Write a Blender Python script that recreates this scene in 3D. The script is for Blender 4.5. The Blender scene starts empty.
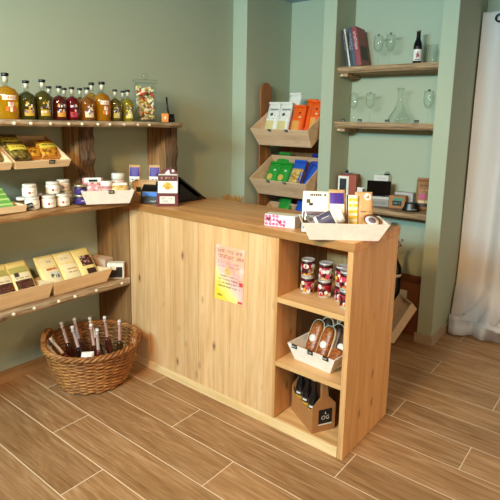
import bpy, bmesh, math, random
from mathutils import Vector, Matrix, noise as mnoise, Euler
random.seed(7)
S = bpy.context.scene
COL = S.collection
R = math.radians

# ------------------------------------------------------------------ camera
cam_d = bpy.data.cameras.new('camera'); cam = bpy.data.objects.new('camera', cam_d); COL.objects.link(cam)
cam_d.sensor_width = 36; cam_d.sensor_fit = 'HORIZONTAL'
cam_d.lens = 500.55 / 500 * 36
cam_d.shift_x = (250 - 263.1) / 500; cam_d.shift_y = (209.2 - 250) / 500
r_ = Vector((0.79186, 0.61023, 0.02389)); d_ = Vector((0.12403, -0.12239, -0.98470)); f_ = Vector((-0.59797, 0.78271, -0.17260))
cam.matrix_world = Matrix(((r_.x, -d_.x, -f_.x, 0), (r_.y, -d_.y, -f_.y, 0), (r_.z, -d_.z, -f_.z, 1.55), (0, 0, 0, 1)))
cam_d.clip_start = 0.05
S.camera = cam

# ------------------------------------------------------------------ world, lights, exposure
w = bpy.data.worlds.new('world'); S.world = w; w.use_nodes = True
w.node_tree.nodes['Background'].inputs[0].default_value = (1.0, 0.62, 0.22, 1)
w.node_tree.nodes['Background'].inputs[1].default_value = 0.32
S.view_settings.view_transform = 'Standard'; S.view_settings.look = 'None'
S.view_settings.exposure = 0.0; S.view_settings.gamma = 1.0; S.view_settings.use_curve_mapping = False

def spot(name, loc, target, power, col, size=70, blend=0.6, rad=0.05):
    l = bpy.data.lights.new(name, 'SPOT'); l.energy = power; l.color = col
    l.spot_size = R(size); l.spot_blend = blend; l.shadow_soft_size = rad
    o = bpy.data.objects.new(name, l); COL.objects.link(o); o.location = loc
    o.rotation_euler = (Vector(target) - Vector(loc)).to_track_quat('-Z', 'Y').to_euler()
def area(name, loc, target, power, col, sx, sy, spread=180):
    l = bpy.data.lights.new(name, 'AREA'); l.energy = power; l.color = col
    l.spread = R(spread); l.shape = 'RECTANGLE'; l.size = sx; l.size_y = sy
    o = bpy.data.objects.new(name, l); COL.objects.link(o); o.location = loc
    o.rotation_euler = (Vector(target) - Vector(loc)).to_track_quat('-Z', 'Y').to_euler()
spot('ceiling_spot', (-1.05, -0.35, 2.42), (-2.0, 1.9, 0.75), 222, (1.0, 0.59, 0.22), 92, 0.7, 0.13)
spot('ceiling_spot', (0.15, 0.55, 2.5), (-0.9, 2.4, 0.4), 70, (1.0, 0.56, 0.22), 95, 0.9, 0.12)
area('window_daylight', (-1.4, -2.1, 2.44), (-1.6, 3.4, 2.5), 200, (0.50, 0.90, 1.0), 1.7, 0.26)
area('end_panel_fill', (1.7, 1.75, 1.25), (-0.96, 2.15, 0.55), 3.4, (1.0, 0.76, 0.52), 0.9, 1.6, 50)  # fill added to brighten the counter end panel, not an actual doorway

# ------------------------------------------------------------------ materials
MATS = {}
def srgb(h):
    if isinstance(h, str): h = tuple(int(h[i:i+2], 16) for i in (0, 2, 4))
    return tuple(((c/255/12.92) if c/255 <= 0.04045 else ((c/255+0.055)/1.055)**2.4) for c in h) + (1,)
class NT:
    def __init__(s, name):
        s.m = bpy.data.materials.new(name); s.m.use_nodes = True; s.t = s.m.node_tree
        s.b = s.t.nodes['Principled BSDF']
    def n(s, typ, **kw):
        x = s.t.nodes.new(typ)
        for k, v in kw.items(): setattr(x, k, v)
        return x
    def l(s, a, b): s.t.links.new(a, b)
    def put(s, sock, v):
        if hasattr(v, 'is_output'): s.l(v, sock)
        else: sock.default_value = v
    def coord(s, scale=(1, 1, 1), kind='Object', loc=(0, 0, 0)):
        tc = s.n('ShaderNodeTexCoord'); mp = s.n('ShaderNodeMapping')
        s.l(tc.outputs[kind], mp.inputs[0]); mp.inputs['Scale'].default_value = scale; mp.inputs['Location'].default_value = loc
        return mp.outputs[0]
    def noise(s, vec, scale=5, detail=4, rough=0.55, dist=0):
        x = s.n('ShaderNodeTexNoise'); s.l(vec, x.inputs['Vector'])
        x.inputs['Scale'].default_value = scale; x.inputs['Detail'].default_value = detail
        x.inputs['Roughness'].default_value = rough; x.inputs['Distortion'].default_value = dist
        return x.outputs[0]
    def ramp(s, fac, stops):
        x = s.n('ShaderNodeValToRGB'); s.l(fac, x.inputs[0]); e = x.color_ramp.elements
        while len(e) < len(stops): e.new(0.5)
        for q, (p, c) in zip(e, stops): q.position = p; q.color = c if len(c) == 4 else tuple(c) + (1,)
        return x.outputs[0]
    def math(s, op, a, b=0.0, c=0.0):
        x = s.n('ShaderNodeMath', operation=op)
        for i, v in enumerate((a, b, c)): s.put(x.inputs[i], v)
        return x.outputs[0]
    def mix(s, fac, a, b, mode='MIX'):
        x = s.n('ShaderNodeMix', data_type='RGBA', blend_type=mode)
        s.put(x.inputs[0], fac); s.put(x.inputs[6], a); s.put(x.inputs[7], b)
        return x.outputs[2]
    def bump(s, h, strength=0.2, dist=0.002):
        x = s.n('ShaderNodeBump'); x.inputs['Strength'].default_value = strength; x.inputs['Distance'].default_value = dist
        s.l(h, x.inputs['Height']); s.l(x.outputs[0], s.b.inputs['Normal'])
    def set(s, **kw):
        for k, v in kw.items(): s.put(s.b.inputs[k.replace('_', ' ')], v)
G1 = (1, 1, 1, 1); G0 = (0, 0, 0, 1)

def flat(hexc, rough=0.5, spec=0.5, metal=0.0, vary=0.06):
    """plain coloured stock (paper, card, plastic, paint) with a faint fibre variation"""
    key = ('flat', hexc, rough, spec, metal)
    if key in MATS: return MATS[key]
    t = NT('stock_' + hexc); c = srgb(hexc)
    n = t.noise(t.coord(), 40, 3)
    col = t.mix(t.ramp(n, [(0.3, G0), (0.7, G1)]), tuple(x*(1-vary) for x in c[:3]) + (1,), tuple(min(1, x*(1+vary)) for x in c[:3]) + (1,))
    t.set(Base_Color=col, Roughness=rough, Metallic=metal, Specular_IOR_Level=spec)
    MATS[key] = t.m; return t.m

def wood(name, c1, c2, axis='z', grain=1.0, knots=0.0, seam=0.0, seam_axis='x', rough=0.5, bump=0.15, knotc='5e3b1c'):
    t = NT(name)
    sc = {'x': (0.7, 11, 11), 'y': (11, 0.7, 11), 'z': (11, 11, 0.7)}[axis]
    v = t.coord(tuple(k*grain for k in sc))
    n1 = t.noise(v, 2.2, 6, 0.6, 0.8)
    n2 = t.noise(v, 9, 3, 0.6, 0.2)
    n = t.math('ADD', t.math('MULTIPLY', n1, 0.7), t.math('MULTIPLY', n2, 0.3))
    mid = tuple((a+b)/2 for a, b in zip(srgb(c1), srgb(c2)))
    col = t.ramp(n, [(0.36, srgb(c1)), (0.5, mid), (0.64, srgb(c2))])
    tc = t.n('ShaderNodeTexCoord'); sx = t.n('ShaderNodeSeparateXYZ'); t.l(tc.outputs['Object'], sx.inputs[0])
    if seam:
        a = sx.outputs['XYZ'.index(seam_axis.upper())]
        q = t.math('DIVIDE', t.math('ADD', a, 10.0), seam)
        wn = t.n('ShaderNodeTexWhiteNoise', noise_dimensions='1D'); t.l(t.math('FLOOR', q), wn.inputs['W'])
        tone = t.ramp(wn.outputs[0], [(0, (0.83, 0.80, 0.76, 1)), (1, (1.07, 1.06, 1.04, 1))])
        col = t.mix(1.0, col, tone, 'MULTIPLY')
        fr = t.math('FRACT', q)
        ln = t.math('LESS_THAN', fr, 0.016)
        col = t.mix(t.math('MULTIPLY', ln, 0.6), col, srgb('7a552c'))
    if knots:
        ks = {'x': (1.6, 4.5, 4.5), 'y': (4.5, 1.6, 4.5), 'z': (4.5, 4.5, 1.9)}[axis]
        vo = t.n('ShaderNodeTexVoronoi'); t.l(t.coord(ks, loc=(0.3, 0.2, 0.65)), vo.inputs['Vector']); vo.inputs['Scale'].default_value = 2.0
        k = t.ramp(vo.outputs['Distance'], [(0.03, G1), (0.08, (0.4, 0.4, 0.4, 1)), (0.15, G0)])
        k = t.math('MULTIPLY', k, knots)
        col = t.mix(k, col, srgb(knotc))
    t.set(Base_Color=col, Roughness=rough)
    t.bump(n, bump, 0.003)
    MATS[name] = t.m; return t.m

pine_v = wood('pine_boards_upright', 'cf9c66', 'e9c294', 'z', 0.8, 1.0, 0.117, 'x', 0.45)
pine_x = wood('pine_worktop', 'bf7f44', 'e0aa70', 'x', 0.8, 0.45, 0.168, 'y', 0.38)
pine_end = wood('pine_end_board', 'bb864e', 'dcaa76', 'z', 0.8, 0.75, 0.0, 'x', 0.45)
pine_edge = wood('pine_edge', 'd9ae72', 'f2d6a6', 'x', 0.8, 0.25, 0.0, 'x', 0.45)
pine_in = wood('pine_shelf_board', 'c4925a', 'e0b680', 'x', 0.8, 0.5, 0.0, 'x', 0.45)
rough_y = wood('rough_sawn_plank', '624426', 'cba273', 'y', 1.5, 0.7, 0, 'x', 0.75, 0.7, '3a2817')
rough_grey = wood('weathered_plank', '6e5844', 'd6be9e', 'y', 1.6, 0.7, 0, 'x', 0.8, 0.8, '35271a')
rough_z = wood('rough_sawn_post', '6e4e2e', 'cfa474', 'z', 1.2, 0.8, 0, 'x', 0.75, 0.6, '3a2817')
rough_x = wood('niche_plank', '573e2a', 'c8a680', 'x', 1.6, 0.6, 0, 'x', 0.75, 0.7, '33251a')
bark = wood('bark_edge', '241911', '7d5f44', 'z', 2.2, 0.6, 0, 'x', 0.9, 1.0, '1e150e')
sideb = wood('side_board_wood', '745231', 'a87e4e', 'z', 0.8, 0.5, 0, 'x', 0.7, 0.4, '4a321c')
crate_w = wood('pale_crate_wood', 'ddb98c', 'f0d6b0', 'x', 0.8, 0.15, 0, 'x', 0.6, 0.1)
crate_pink = wood('rack_crate_wood', 'd3a884', 'ecc9a6', 'x', 0.9, 0.3, 0, 'x', 0.6, 0.1)
rack_w = wood('rack_upright_wood', '7c4a28', 'ab7040', 'z', 0.8, 0.3, 0, 'x', 0.55, 0.2)
cream = flat('e9dfd6', 0.55); tagb = flat('17161a', 0.5); white = flat('f1eee8', 0.5); kraft = flat('bd8f5c', 0.7)
kraft_l = flat('cfa574', 0.7); black = flat('0d0d10', 0.35); gold = flat('e9c55a', 0.4); scrib = flat('dcdad4', 0.6)

def plaster():
    t = NT('sage_green_plaster')
    n = t.noise(t.coord(), 1.3, 3, 0.5); n2 = t.noise(t.coord(), 160, 3, 0.6)
    t.set(Base_Color=t.mix(n, srgb('abb5a0'), srgb('b3bda8')), Roughness=0.75)
    t.bump(n2, 0.12, 0.001); return t.m
PL = plaster()
def ceil_mat():
    t = NT('pale_blue_ceiling_paint'); n = t.noise(t.coord(), 2, 3)
    t.set(Base_Color=t.mix(n, srgb('9fb9de'), srgb('a9c2e6')), Roughness=0.8); return t.m
def floor_mat():
    t = NT('wood_look_floor_tiles')
    tc = t.n('ShaderNodeTexCoord'); sx = t.n('ShaderNodeSeparateXYZ'); t.l(tc.outputs['Object'], sx.inputs[0])
    X, Y = sx.outputs[0], sx.outputs[1]
    q = t.math('DIVIDE', t.math('SUBTRACT', Y, 0.9685 - 20*0.2049), 0.2049)       # row, +20
    row = t.math('FLOOR', q); fy = t.math('FRACT', q)
    u = t.math('ADD', t.math('DIVIDE', t.math('ADD', X, 0.098), 1.2486), t.math('DIVIDE', t.math('SUBTRACT', row, 22.0), 3.0))
    u = t.math('ADD', u, 30.0)
    ci = t.math('FLOOR', u); fx = t.math('FRACT', u)
    dy = t.math('MULTIPLY', t.math('MINIMUM', fy, t.math('SUBTRACT', 1.0, fy)), 0.2049)
    dx = t.math('MULTIPLY', t.math('MINIMUM', fx, t.math('SUBTRACT', 1.0, fx)), 1.2486)
    g = t.math('LESS_THAN', t.math('MINIMUM', dx, dy), 0.0020)
    wn = t.n('ShaderNodeTexWhiteNoise', noise_dimensions='2D')
    cb = t.n('ShaderNodeCombineXYZ'); t.l(row, cb.inputs[0]); t.l(ci, cb.inputs[1]); t.l(cb.outputs[0], wn.inputs['Vector'])
    off = t.math('MULTIPLY', wn.outputs[0], 40.0)
    v = t.n('ShaderNodeCombineXYZ'); t.l(t.math('MULTIPLY', X, 1.5), v.inputs[0]); t.l(t.math('MULTIPLY', Y, 13.0), v.inputs[1]); t.l(off, v.inputs[2])
    n1 = t.noise(v.outputs[0], 1.2, 5, 0.62, 1.6)
    v2 = t.n('ShaderNodeCombineXYZ'); t.l(t.math('MULTIPLY', X, 5.0), v2.inputs[0]); t.l(t.math('MULTIPLY', Y, 90.0), v2.inputs[1]); t.l(off, v2.inputs[2])
    n2 = t.noise(v2.outputs[0], 1.0, 3, 0.6)
    n = t.math('ADD', t.math('MULTIPLY', n1, 0.62), t.math('MULTIPLY', n2, 0.38))
    col = t.ramp(n, [(0.32, srgb('815b38')), (0.5, srgb('a27a52')), (0.67, srgb('bf9a74'))])
    tone = t.ramp(wn.outputs[0], [(0, (0.84, 0.82, 0.80, 1)), (1, (1.08, 1.07, 1.06, 1))])
    col = t.mix(1.0, col, tone, 'MULTIPLY')
    col = t.mix(g, col, srgb('dfcbb0'))
    t.set(Base_Color=col, Roughness=t.ramp(n, [(0.3, (0.50,)*3), (0.7, (0.38,)*3)]), Specular_IOR_Level=0.35)
    t.bump(t.math('SUBTRACT', n, g), 0.15, 0.002)
    return t.m
def cloth_mat():
    t = NT('off_white_linen'); n = t.noise(t.coord((1, 1, 1)), 300, 2); m = t.noise(t.coord((3, 3, 0.6)), 2.0, 3)
    t.set(Base_Color=t.mix(m, srgb('d3cccb'), srgb('e0d9d7')), Roughness=0.9); t.bump(n, 0.15, 0.001); return t.m
def wicker_mat():
    t = NT('wicker'); n = t.noise(t.coord((1, 1, 2)), 30, 4); n2 = t.noise(t.coord(), 6, 3)
    c = t.ramp(t.math('ADD', t.math('MULTIPLY', n, 0.6), t.math('MULTIPLY', n2, 0.4)), [(0.35, srgb('6e3f1e')), (0.5, srgb('96602f')), (0.65, srgb('bd8648'))])
    t.set(Base_Color=c, Roughness=0.5); t.bump(n, 0.3, 0.001); return t.m
def glass_mat():
    t = NT('clear_glass'); t.t.nodes.remove(t.b); out = t.t.nodes['Material Output']
    tr = t.n('ShaderNodeBsdfTransparent'); tr.inputs[0].default_value = (0.975, 0.99, 0.98, 1)
    gl = t.n('ShaderNodeBsdfGlossy'); gl.inputs['Roughness'].default_value = 0.04
    lw = t.n('ShaderNodeLayerWeight'); lw.inputs[0].default_value = 0.35
    f = t.math('ADD', t.math('MULTIPLY', t.math('POWER', lw.outputs['Facing'], 2.2), 0.8), 0.025)
    mx = t.n('ShaderNodeMixShader'); t.l(f, mx.inputs[0]); t.l(tr.outputs[0], mx.inputs[1]); t.l(gl.outputs[0], mx.inputs[2])
    t.l(mx.outputs[0], out.inputs[0]); return t.m
GLASS = glass_mat(); WICK = wicker_mat(); LINEN = cloth_mat()
def liquid(hexc, trans=0.6):
    key = ('liq', hexc)
    if key in MATS: return MATS[key]
    t = NT('liqueur_' + hexc); n = t.noise(t.coord(), 9, 3)
    c = srgb(hexc); d = tuple(x*0.72 for x in c[:3]) + (1,)
    t.set(Base_Color=t.mix(n, d, c), Roughness=0.06, Transmission_Weight=trans, IOR=1.36, Coat_Weight=0.5)
    MATS[key] = t.m; return t.m
def speckle(name, base, dots, scale=60, thr=0.42):
    """printed or see-through window: food pieces of several colours"""
    t = NT(name); vo = t.n('ShaderNodeTexVoronoi'); t.l(t.coord(), vo.inputs['Vector']); vo.inputs['Scale'].default_value = scale
    sp = t.n('ShaderNodeSeparateColor'); t.l(vo.outputs['Color'], sp.inputs[0])
    k = len(dots); col = t.ramp(sp.outputs[0], [((i + 0.5)/k, srgb(d)) for i, d in enumerate(dots)])
    m = t.math('LESS_THAN', vo.outputs['Distance'], thr)
    t.set(Base_Color=t.mix(m, srgb(base), col), Roughness=0.4); return t.m
berry = speckle('berries', '3a0d14', ['8c1322', 'b0182a', 'd9a23a', 'e8ddd0', '6d0f1e', 'c2304a'], 45, 0.62)
tea = speckle('tea_leaves', '2d1a12', ['3b2417', '5b3a22', '7a2d3b', '8d6c3a', '2c1620'], 160, 0.7)
pasta = speckle('pasta_pieces', '8c5a18', ['d99a2a', 'c8831e', 'e7b445', 'b06e1a'], 55, 0.7)
herb = speckle('herb_pieces', '4a4020', ['8a7a35', '5a5a28', 'b39a4a', '3a3018'], 90, 0.7)
cookie = speckle('cookie_pieces', 'b98a34', ['d8b35a', 'e8cf86', 'c39a3e', 'a8792e'], 60, 0.7)
pinkm = speckle('pink_sweets', 'c9707a', ['d98a92', 'e7b3b3', 'b8505e', 'f0d4cc'], 60, 0.7)

# ------------------------------------------------------------------ mesh builder
class MB:
    def __init__(s): s.bm = bmesh.new(); s.mats = []; s.cur = 0
    def use(s, m):
        if m not in s.mats: s.mats.append(m)
        s.cur = s.mats.index(m); return s
    def face(s, vs, smooth=False):
        try: f = s.bm.faces.new(vs)
        except ValueError: return None
        f.material_index = s.cur; f.smooth = smooth; return f
    def V(s, p): return s.bm.verts.new(p)
    def hexa(s, p):
        v = [s.V(q) for q in p]
        for i in ((3, 2, 1, 0), (4, 5, 6, 7), (0, 1, 5, 4), (1, 2, 6, 5), (2, 3, 7, 6), (3, 0, 4, 7)): s.face([v[k] for k in i])
        return s
    def box(s, x0, x1, y0, y1, z0, z1):
        return s.hexa([(x0, y0, z0), (x1, y0, z0), (x1, y1, z0), (x0, y1, z0), (x0, y0, z1), (x1, y0, z1), (x1, y1, z1), (x0, y1, z1)])
    def prism(s, pts, ext, smooth=False):
        e = Vector(ext); a = [s.V(p) for p in pts]; b = [s.V(Vector(p) + e) for p in pts]; n = len(a)
        s.face(a[::-1]); s.face(b)
        for i in range(n): s.face([a[i], a[(i+1) % n], b[(i+1) % n], b[i]], smooth)
        return s
    def lathe(s, prof, n=20, c=(0, 0, 0), sx=1, sy=1, closed=False):
        rings = []
        for r, z in prof:
            if r < 1e-6: rings.append([s.V((c[0], c[1], c[2] + z))])
            else: rings.append([s.V((c[0] + r*sx*math.cos(2*math.pi*k/n), c[1] + r*sy*math.sin(2*math.pi*k/n), c[2] + z)) for k in range(n)])
        for a, b in zip(rings, rings[1:] + (rings[:1] if closed else [])):
            for k in range(n):
                k2 = (k+1) % n
                if len(a) == 1 and len(b) == 1: continue
                if len(a) == 1: s.face([a[0], b[k2], b[k]], True)
                elif len(b) == 1: s.face([a[k], a[k2], b[0]], True)
                else: s.face([a[k], a[k2], b[k2], b[k]], True)
        return s
    def tube(s, path, r, n=8, loop=False, cap=True):
        P = [Vector(p) for p in path]; m = len(P); rings = []
        up0 = None
        for i in range(m):
            t = (P[(i+1) % m] - P[i-1]) if loop else (P[min(i+1, m-1)] - P[max(i-1, 0)])
            t.normalize()
            if up0 is None: up0 = Vector((0, 0, 1)) if abs(t.z) < 0.9 else Vector((1, 0, 0))
            a = t.cross(up0); a.normalize(); b = a.cross(t); up0 = b
            rr = r(i/(m-1)) if callable(r) else r
            rings.append([s.V(P[i] + (a*math.cos(2*math.pi*k/n) + b*math.sin(2*math.pi*k/n))*rr) for k in range(n)])
        for i in range(m if loop else m-1):
            a, b = rings[i], rings[(i+1) % m]
            for k in range(n): s.face([a[k], a[(k+1) % n], b[(k+1) % n], b[k]], True)
        if cap and not loop: s.face(rings[0][::-1]); s.face(rings[-1])
        return s
    def text(s, txt, o, u, v, h, align='CENTER'):
        cu = bpy.data.curves.new('lettering', 'FONT'); cu.body = txt; cu.size = h*1.4; cu.align_x = align; cu.resolution_u = 3
        ob = bpy.data.objects.new('lettering', cu); COL.objects.link(ob)
        me = ob.to_mesh(); o = Vector(o); u = Vector(u).normalized(); v = Vector(v).normalized()
        vs = [s.V(o + u*q.co.x + v*q.co.y) for q in me.vertices]
        for p in me.polygons: s.face([vs[i] for i in p.vertices])
        ob.to_mesh_clear(); bpy.data.objects.remove(ob); bpy.data.curves.remove(cu); return s
    def xf(s, M):
        bmesh.ops.transform(s.bm, matrix=M, verts=s.bm.verts); return s
    def build(s, name, parent=None, bevel=0, label=None, recalc=True):
        if recalc: bmesh.ops.recalc_face_normals(s.bm, faces=s.bm.faces)
        if parent is not None:
            off = Vector((0, 0, 0)); p = parent
            while p: off += p.location; p = p.parent
            bmesh.ops.translate(s.bm, vec=-off, verts=s.bm.verts)
        me = bpy.data.meshes.new(name); s.bm.to_mesh(me); s.bm.free()
        for m in s.mats: me.materials.append(m)
        o = bpy.data.objects.new(name, me); COL.objects.link(o)
        if parent is not None: o.parent = parent
        if bevel:
            b = o.modifiers.new('bevel', 'BEVEL'); b.width = bevel; b.segments = 2; b.limit_method = 'ANGLE'; b.angle_limit = R(40)
        if label: o['label'] = label
        return o
def tag(o, label, cat, group=None, kind=None):
    o['label'] = label; o['category'] = cat
    if group: o['group'] = group
    if kind: o['kind'] = kind
    return o
def thing(name, label, cat, loc=(0, 0, 0), group=None):
    o = bpy.data.objects.new(name, None); COL.objects.link(o); o.location = loc; o.empty_display_size = 0.05
    return tag(o, label, cat, group)
def place(o, loc, rot=(0, 0, 0), base=None):
    M = Matrix.Translation(Vector(loc)) @ Euler(rot, 'XYZ').to_matrix().to_4x4()
    if base is not None: M = base @ M
    o.location = M.to_translation(); o.rotation_euler = M.to_euler('XYZ')
    return M
def copy_tree(o, parent=None):
    c = o.copy(); COL.objects.link(c)
    if parent is not None: c.parent = parent
    for ch in list(o.children): copy_tree(ch, c)
    return c
def struct(name, mb, bevel=0):
    o = mb.build(name, None, bevel); o['kind'] = 'structure'; return o

# ------------------------------------------------------------------ setting
W = -2.845
struct('floor', MB().use(floor_mat()).box(-3.0, 1.8, -2.2, 4.25, -0.05, 0))
struct('ceiling', MB().use(ceil_mat()).box(-3.0, 1.8, -2.2, 4.25, 2.6, 2.65))
struct('wall_left', MB().use(PL).box(-3.0, W, -2.2, 3.26, 0, 2.6))
struct('wall_niche_left', MB().use(PL).box(-3.0, -2.70, 3.26, 3.89, 0, 2.6), 0.004)
struct('wall_back', MB().use(PL).box(-3.0, -2.075, 3.89, 4.05, 0, 2.6))
struct('wall_niche_middle', MB().use(PL).box(-2.075, -1.965, 3.415, 4.05, 0, 2.6), 0.004)
struct('wall_back_niche', MB().use(PL).box(-1.965, -1.18, 3.71, 4.05, 0, 2.6))
struct('wall_niche_right', MB().use(PL).box(-1.18, -1.072, 3.415, 4.05, 0, 2.6), 0.004)
struct('wall_back_curtain', MB().use(PL).box(-1.18, 1.8, 4.05, 4.2, 0, 2.6))
skirt = flat('b3a08c', 0.5)
skirt_d = wood('baseboard_tile', '8a6844', 'b08a60', 'y', 0.8, 0, 0, 'x', 0.5, 0.1)
struct('baseboard_left', MB().use(skirt_d).box(W, W + 0.014, -2.2, 1.90, 0, 0.075))
struct('baseboard_niche', MB().use(skirt).box(-1.192, -1.060, 3.401, 3.415, 0, 0.07).box(-1.072, -1.058, 3.415, 4.05, 0, 0.07))

# ------------------------------------------------------------------ planks
def plank(axis, a0, a1, back, front, z0, z1, seed, mat, amp=0.012, edge=None, n=60, taper=0.0):
    """live-edge board: length runs along axis from a0 to a1; front edge is uneven"""
    mb = MB().use(mat); rows = []
    sgn = 1 if front > back else -1
    for i in range(n+1):
        t = i/n; a = a0 + (a1-a0)*t
        f1 = mnoise.noise((a*4.0, seed, 0.0))*amp + mnoise.noise((a*17.0, seed, 3.0))*amp*0.4
        f2 = mnoise.noise((a*5.0, seed, 7.0))*amp + mnoise.noise((a*23.0, seed, 5.0))*amp*0.5
        zz = mnoise.noise((a*6.0, seed, 11.0))*0.003
        tp = taper*max(0, (t-0.96)/0.04)
        fr = front - sgn*tp
        h = z1-z0
        pts = [(back, z0), (back, z1), (fr - sgn*(0.004) + f1, z1 + zz*0.5), (fr + f1 + sgn*0.002, z1 - 0.22*h), (fr + f2, z0 + 0.35*h), (fr - sgn*0.012 + f2, z0 + zz)]
        rows.append([mb.V((p, a, z) if axis == 'y' else (a, p, z)) for p, z in pts])
    if edge and edge not in mb.mats: mb.mats.append(edge)
    for A, B in zip(rows, rows[1:]):
        for k in range(6):
            mb.cur = mb.mats.index(edge) if (edge and k in (2, 3, 4)) else 0
            mb.face([A[k], A[(k+1) % 6], B[(k+1) % 6], B[k]])
    mb.cur = 0
    mb.face(rows[0][::-1]); mb.face(rows[-1]); return mb

btn = flat('e9dcc4', 0.5)
def buttons(shelf, pts, axis='x'):
    for p in pts:
        mb = MB().use(btn).lathe([(0, 0.006), (0.006, 0.006), (0.0085, 0.003), (0.0085, -0.006), (0, -0.006)], 12)
        mb.xf(Matrix.Translation(p) @ (Matrix.Rotation(R(90), 4, 'Y') if axis == 'x' else Matrix.Rotation(R(90), 4, 'X')))
        mb.build('price_button', shelf)
su = thing('shelving_unit', 'rustic live-edge wooden shelving unit on the left wall, carrying bottles and crates', 'shelves', (W, 1.0, 0))
s1 = plank('y', -0.6, 2.49, W+0.002, -2.5, 1.497, 1.53, 1.3, rough_grey, 0.012, None, 80, 0.16).build('shelf', su)
buttons(s1, [(-2.497, y, 1.512) for y in (1.235, 1.32, 1.425, 1.53, 1.61, 1.71, 1.79, 1.89, 1.99, 2.08)])
s2 = plank('y', -0.6, 1.907, W+0.002, -2.495, 1.02, 1.067, 4.1, rough_y, 0.014).build('shelf', su)
s3 = plank('y', -0.6, 1.905, W+0.002, -2.5, 0.513, 0.56, 8.7, rough_y, 0.012, rough_grey).build('shelf', su)
buttons(s3, [(-2.494, y, 0.540) for y in (1.17, 1.28, 1.42, 1.52, 1.66, 1.84)])
MB().use(sideb).box(W+0.002, -2.506, 1.909, 1.935, 0, 1.0).build('side_board', su, 0.002)
MB().use(sideb).box(W+0.002, -2.506, 0.66, 0.69, 0, 1.017).build('side_board', su, 0.002)  # unseen near-end board, added to shade the wall under the low shelf
def post(y, z0, z1, x1, seed):
    mb = MB().use(rough_z); rows = []; n = 16
    for i in range(n+1):
        z = z0 + (z1-z0)*i/n
        a = mnoise.noise((z*6, seed, 0))*0.022 + (0.014 if i < 3 else 0); b = mnoise.noise((z*14, seed, 5))*0.03
        rows.append([mb.V(q) for q in ((W+0.002, y, z), (x1 + a, y, z), (x1 + 0.026 + b*0.6, y + 0.035, z), (x1 + 0.03 + b, y + 0.085, z), (W+0.002, y + 0.085, z))])
    mb.mats.append(bark)
    for A, B in zip(rows, rows[1:]):
        for k in range(5):
            mb.cur = 1 if k in (1, 2) else 0
            mb.face([A[k], A[(k+1) % 5], B[(k+1) % 5], B[k]])
    mb.cur = 0; mb.face(rows[0][::-1]); mb.face(rows[-1]); return mb
post(2.345, 1.043, 1.497, -2.655, 2.0).build('post', su)
post(1.690, 1.068, 1.497, -2.668, 6.0).build('post', su)
MB().use(rough_y).box(W+0.002, -2.76, 0.2, 1.695, 1.262, 1.274).build('ledge', su)

# ------------------------------------------------------------------ counter
ct = thing('shop_counter', 'pale pine shop counter with an open three-tier shelf end', 'counter', (-1.73, 2.16, 0))
MB().use(pine_x).box(W+0.002, -0.957, 1.906, 2.41, 1.0, 1.042).build('worktop', ct, 0.003)
MB().use(pine_v).box(-2.5, -1.378, 1.914, 1.934, 0.052, 1.0).build('front_panel', ct, 0.001)
MB().use(pine_edge).box(-2.5, -0.99, 1.909, 1.925, 0.0, 0.051).build('kickboard', ct, 0.002)
MB().use(pine_end).box(-0.988, -0.960, 1.909, 2.40, 0, 0.9995).build('end_panel', ct, 0.002)
MB().use(pine_end).box(-1.3775, -1.360, 1.912, 2.094, 0.052, 0.9995).build('divider', ct, 0.001)
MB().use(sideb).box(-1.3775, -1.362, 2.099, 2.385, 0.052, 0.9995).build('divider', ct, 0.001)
MB().use(pine_end).box(-2.5, -0.9885, 2.386, 2.400, 0.0, 0.9995).build('back_panel', ct)
for z0, z1 in ((0.677, 0.703), (0.343, 0.367)):
    MB().use(pine_in).box(-1.3595, -0.9885, 1.911, 2.3855, z0, z1).build('shelf', ct, 0.0015)
MB().use(pine_in).box(-1.3595, -0.9885, 1.926, 2.3855, 0.028, 0.050).build('bottom_board', ct)

# poster
def strokes(mb, o, u, v, width, h, seed, nrow=1, gap=1.6):
    """a line of small printed letter strokes too small to read"""
    rnd = random.Random(seed); o = Vector(o); u = Vector(u); v = Vector(v)
    for r in range(nrow):
        x = 0
        while x < width:
            wl = h*(0.35 + rnd.random()*0.3)
            if rnd.random() < 0.86:
                p = o + u*x - v*(r*h*gap)
                hh = h*(0.75 + 0.25*rnd.random())
                k = rnd.random()
                bars = [(0, 0, wl*0.3, hh)] + ([(0, hh*0.75, wl, hh)] if k < 0.5 else [(0, 0, wl, hh*0.22)]) + ([(wl*0.7, 0, wl, hh)] if k > 0.3 else [])
                for a, b, c, d in bars:
                    vs = [mb.V(p + u*i + v*j) for i, j in ((a, b), (c, b), (c, d), (a, d))]; mb.face(vs)
            x += wl*1.45
def poster_mat():
    t = NT('poster_print'); tc = t.coord()
    sx = t.n('ShaderNodeSeparateXYZ'); t.l(tc, sx.inputs[0])
    n = t.noise(tc, 11, 4, 0.6, 0.4)
    k = t.math('ADD', t.math('SUBTRACT', t.math('MULTIPLY', sx.outputs[2], 3.1), t.math('MULTIPLY', sx.outputs[0], -3.6)), t.math('MULTIPLY', n, 0.5))
    col = t.ramp(k, [(0.10, srgb('f3d23e')), (0.42, srgb('f4e08a')), (0.62, srgb('f2c3bc')), (0.92, srgb('eda291')), (1.0, srgb('f0b49c'))])
    hz = t.ramp(sx.outputs[2], [(0.19, G0), (0.26, G1)])
    col = t.mix(t.math('MULTIPLY', hz, 0.55), col, srgb('f0b08c'))
    n3 = t.noise(tc, 7, 2); col = t.mix(t.ramp(n3, [(0.55, G0), (0.68, (0.7,)*3)]), col, srgb('f6e9e4'))
    t.set(Base_Color=col, Roughness=0.4); return t.m
po = thing('poster', 'pink and yellow poster pinned to the front of the pine counter', 'poster', (-1.674, 1.9135, 0.603))
A, B, C, D = (-1.7765, 1.9100, 0.600), (-1.579, 1.9100, 0.604), (-1.568, 1.9100, 0.900), (-1.7655, 1.9100, 0.902)
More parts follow.
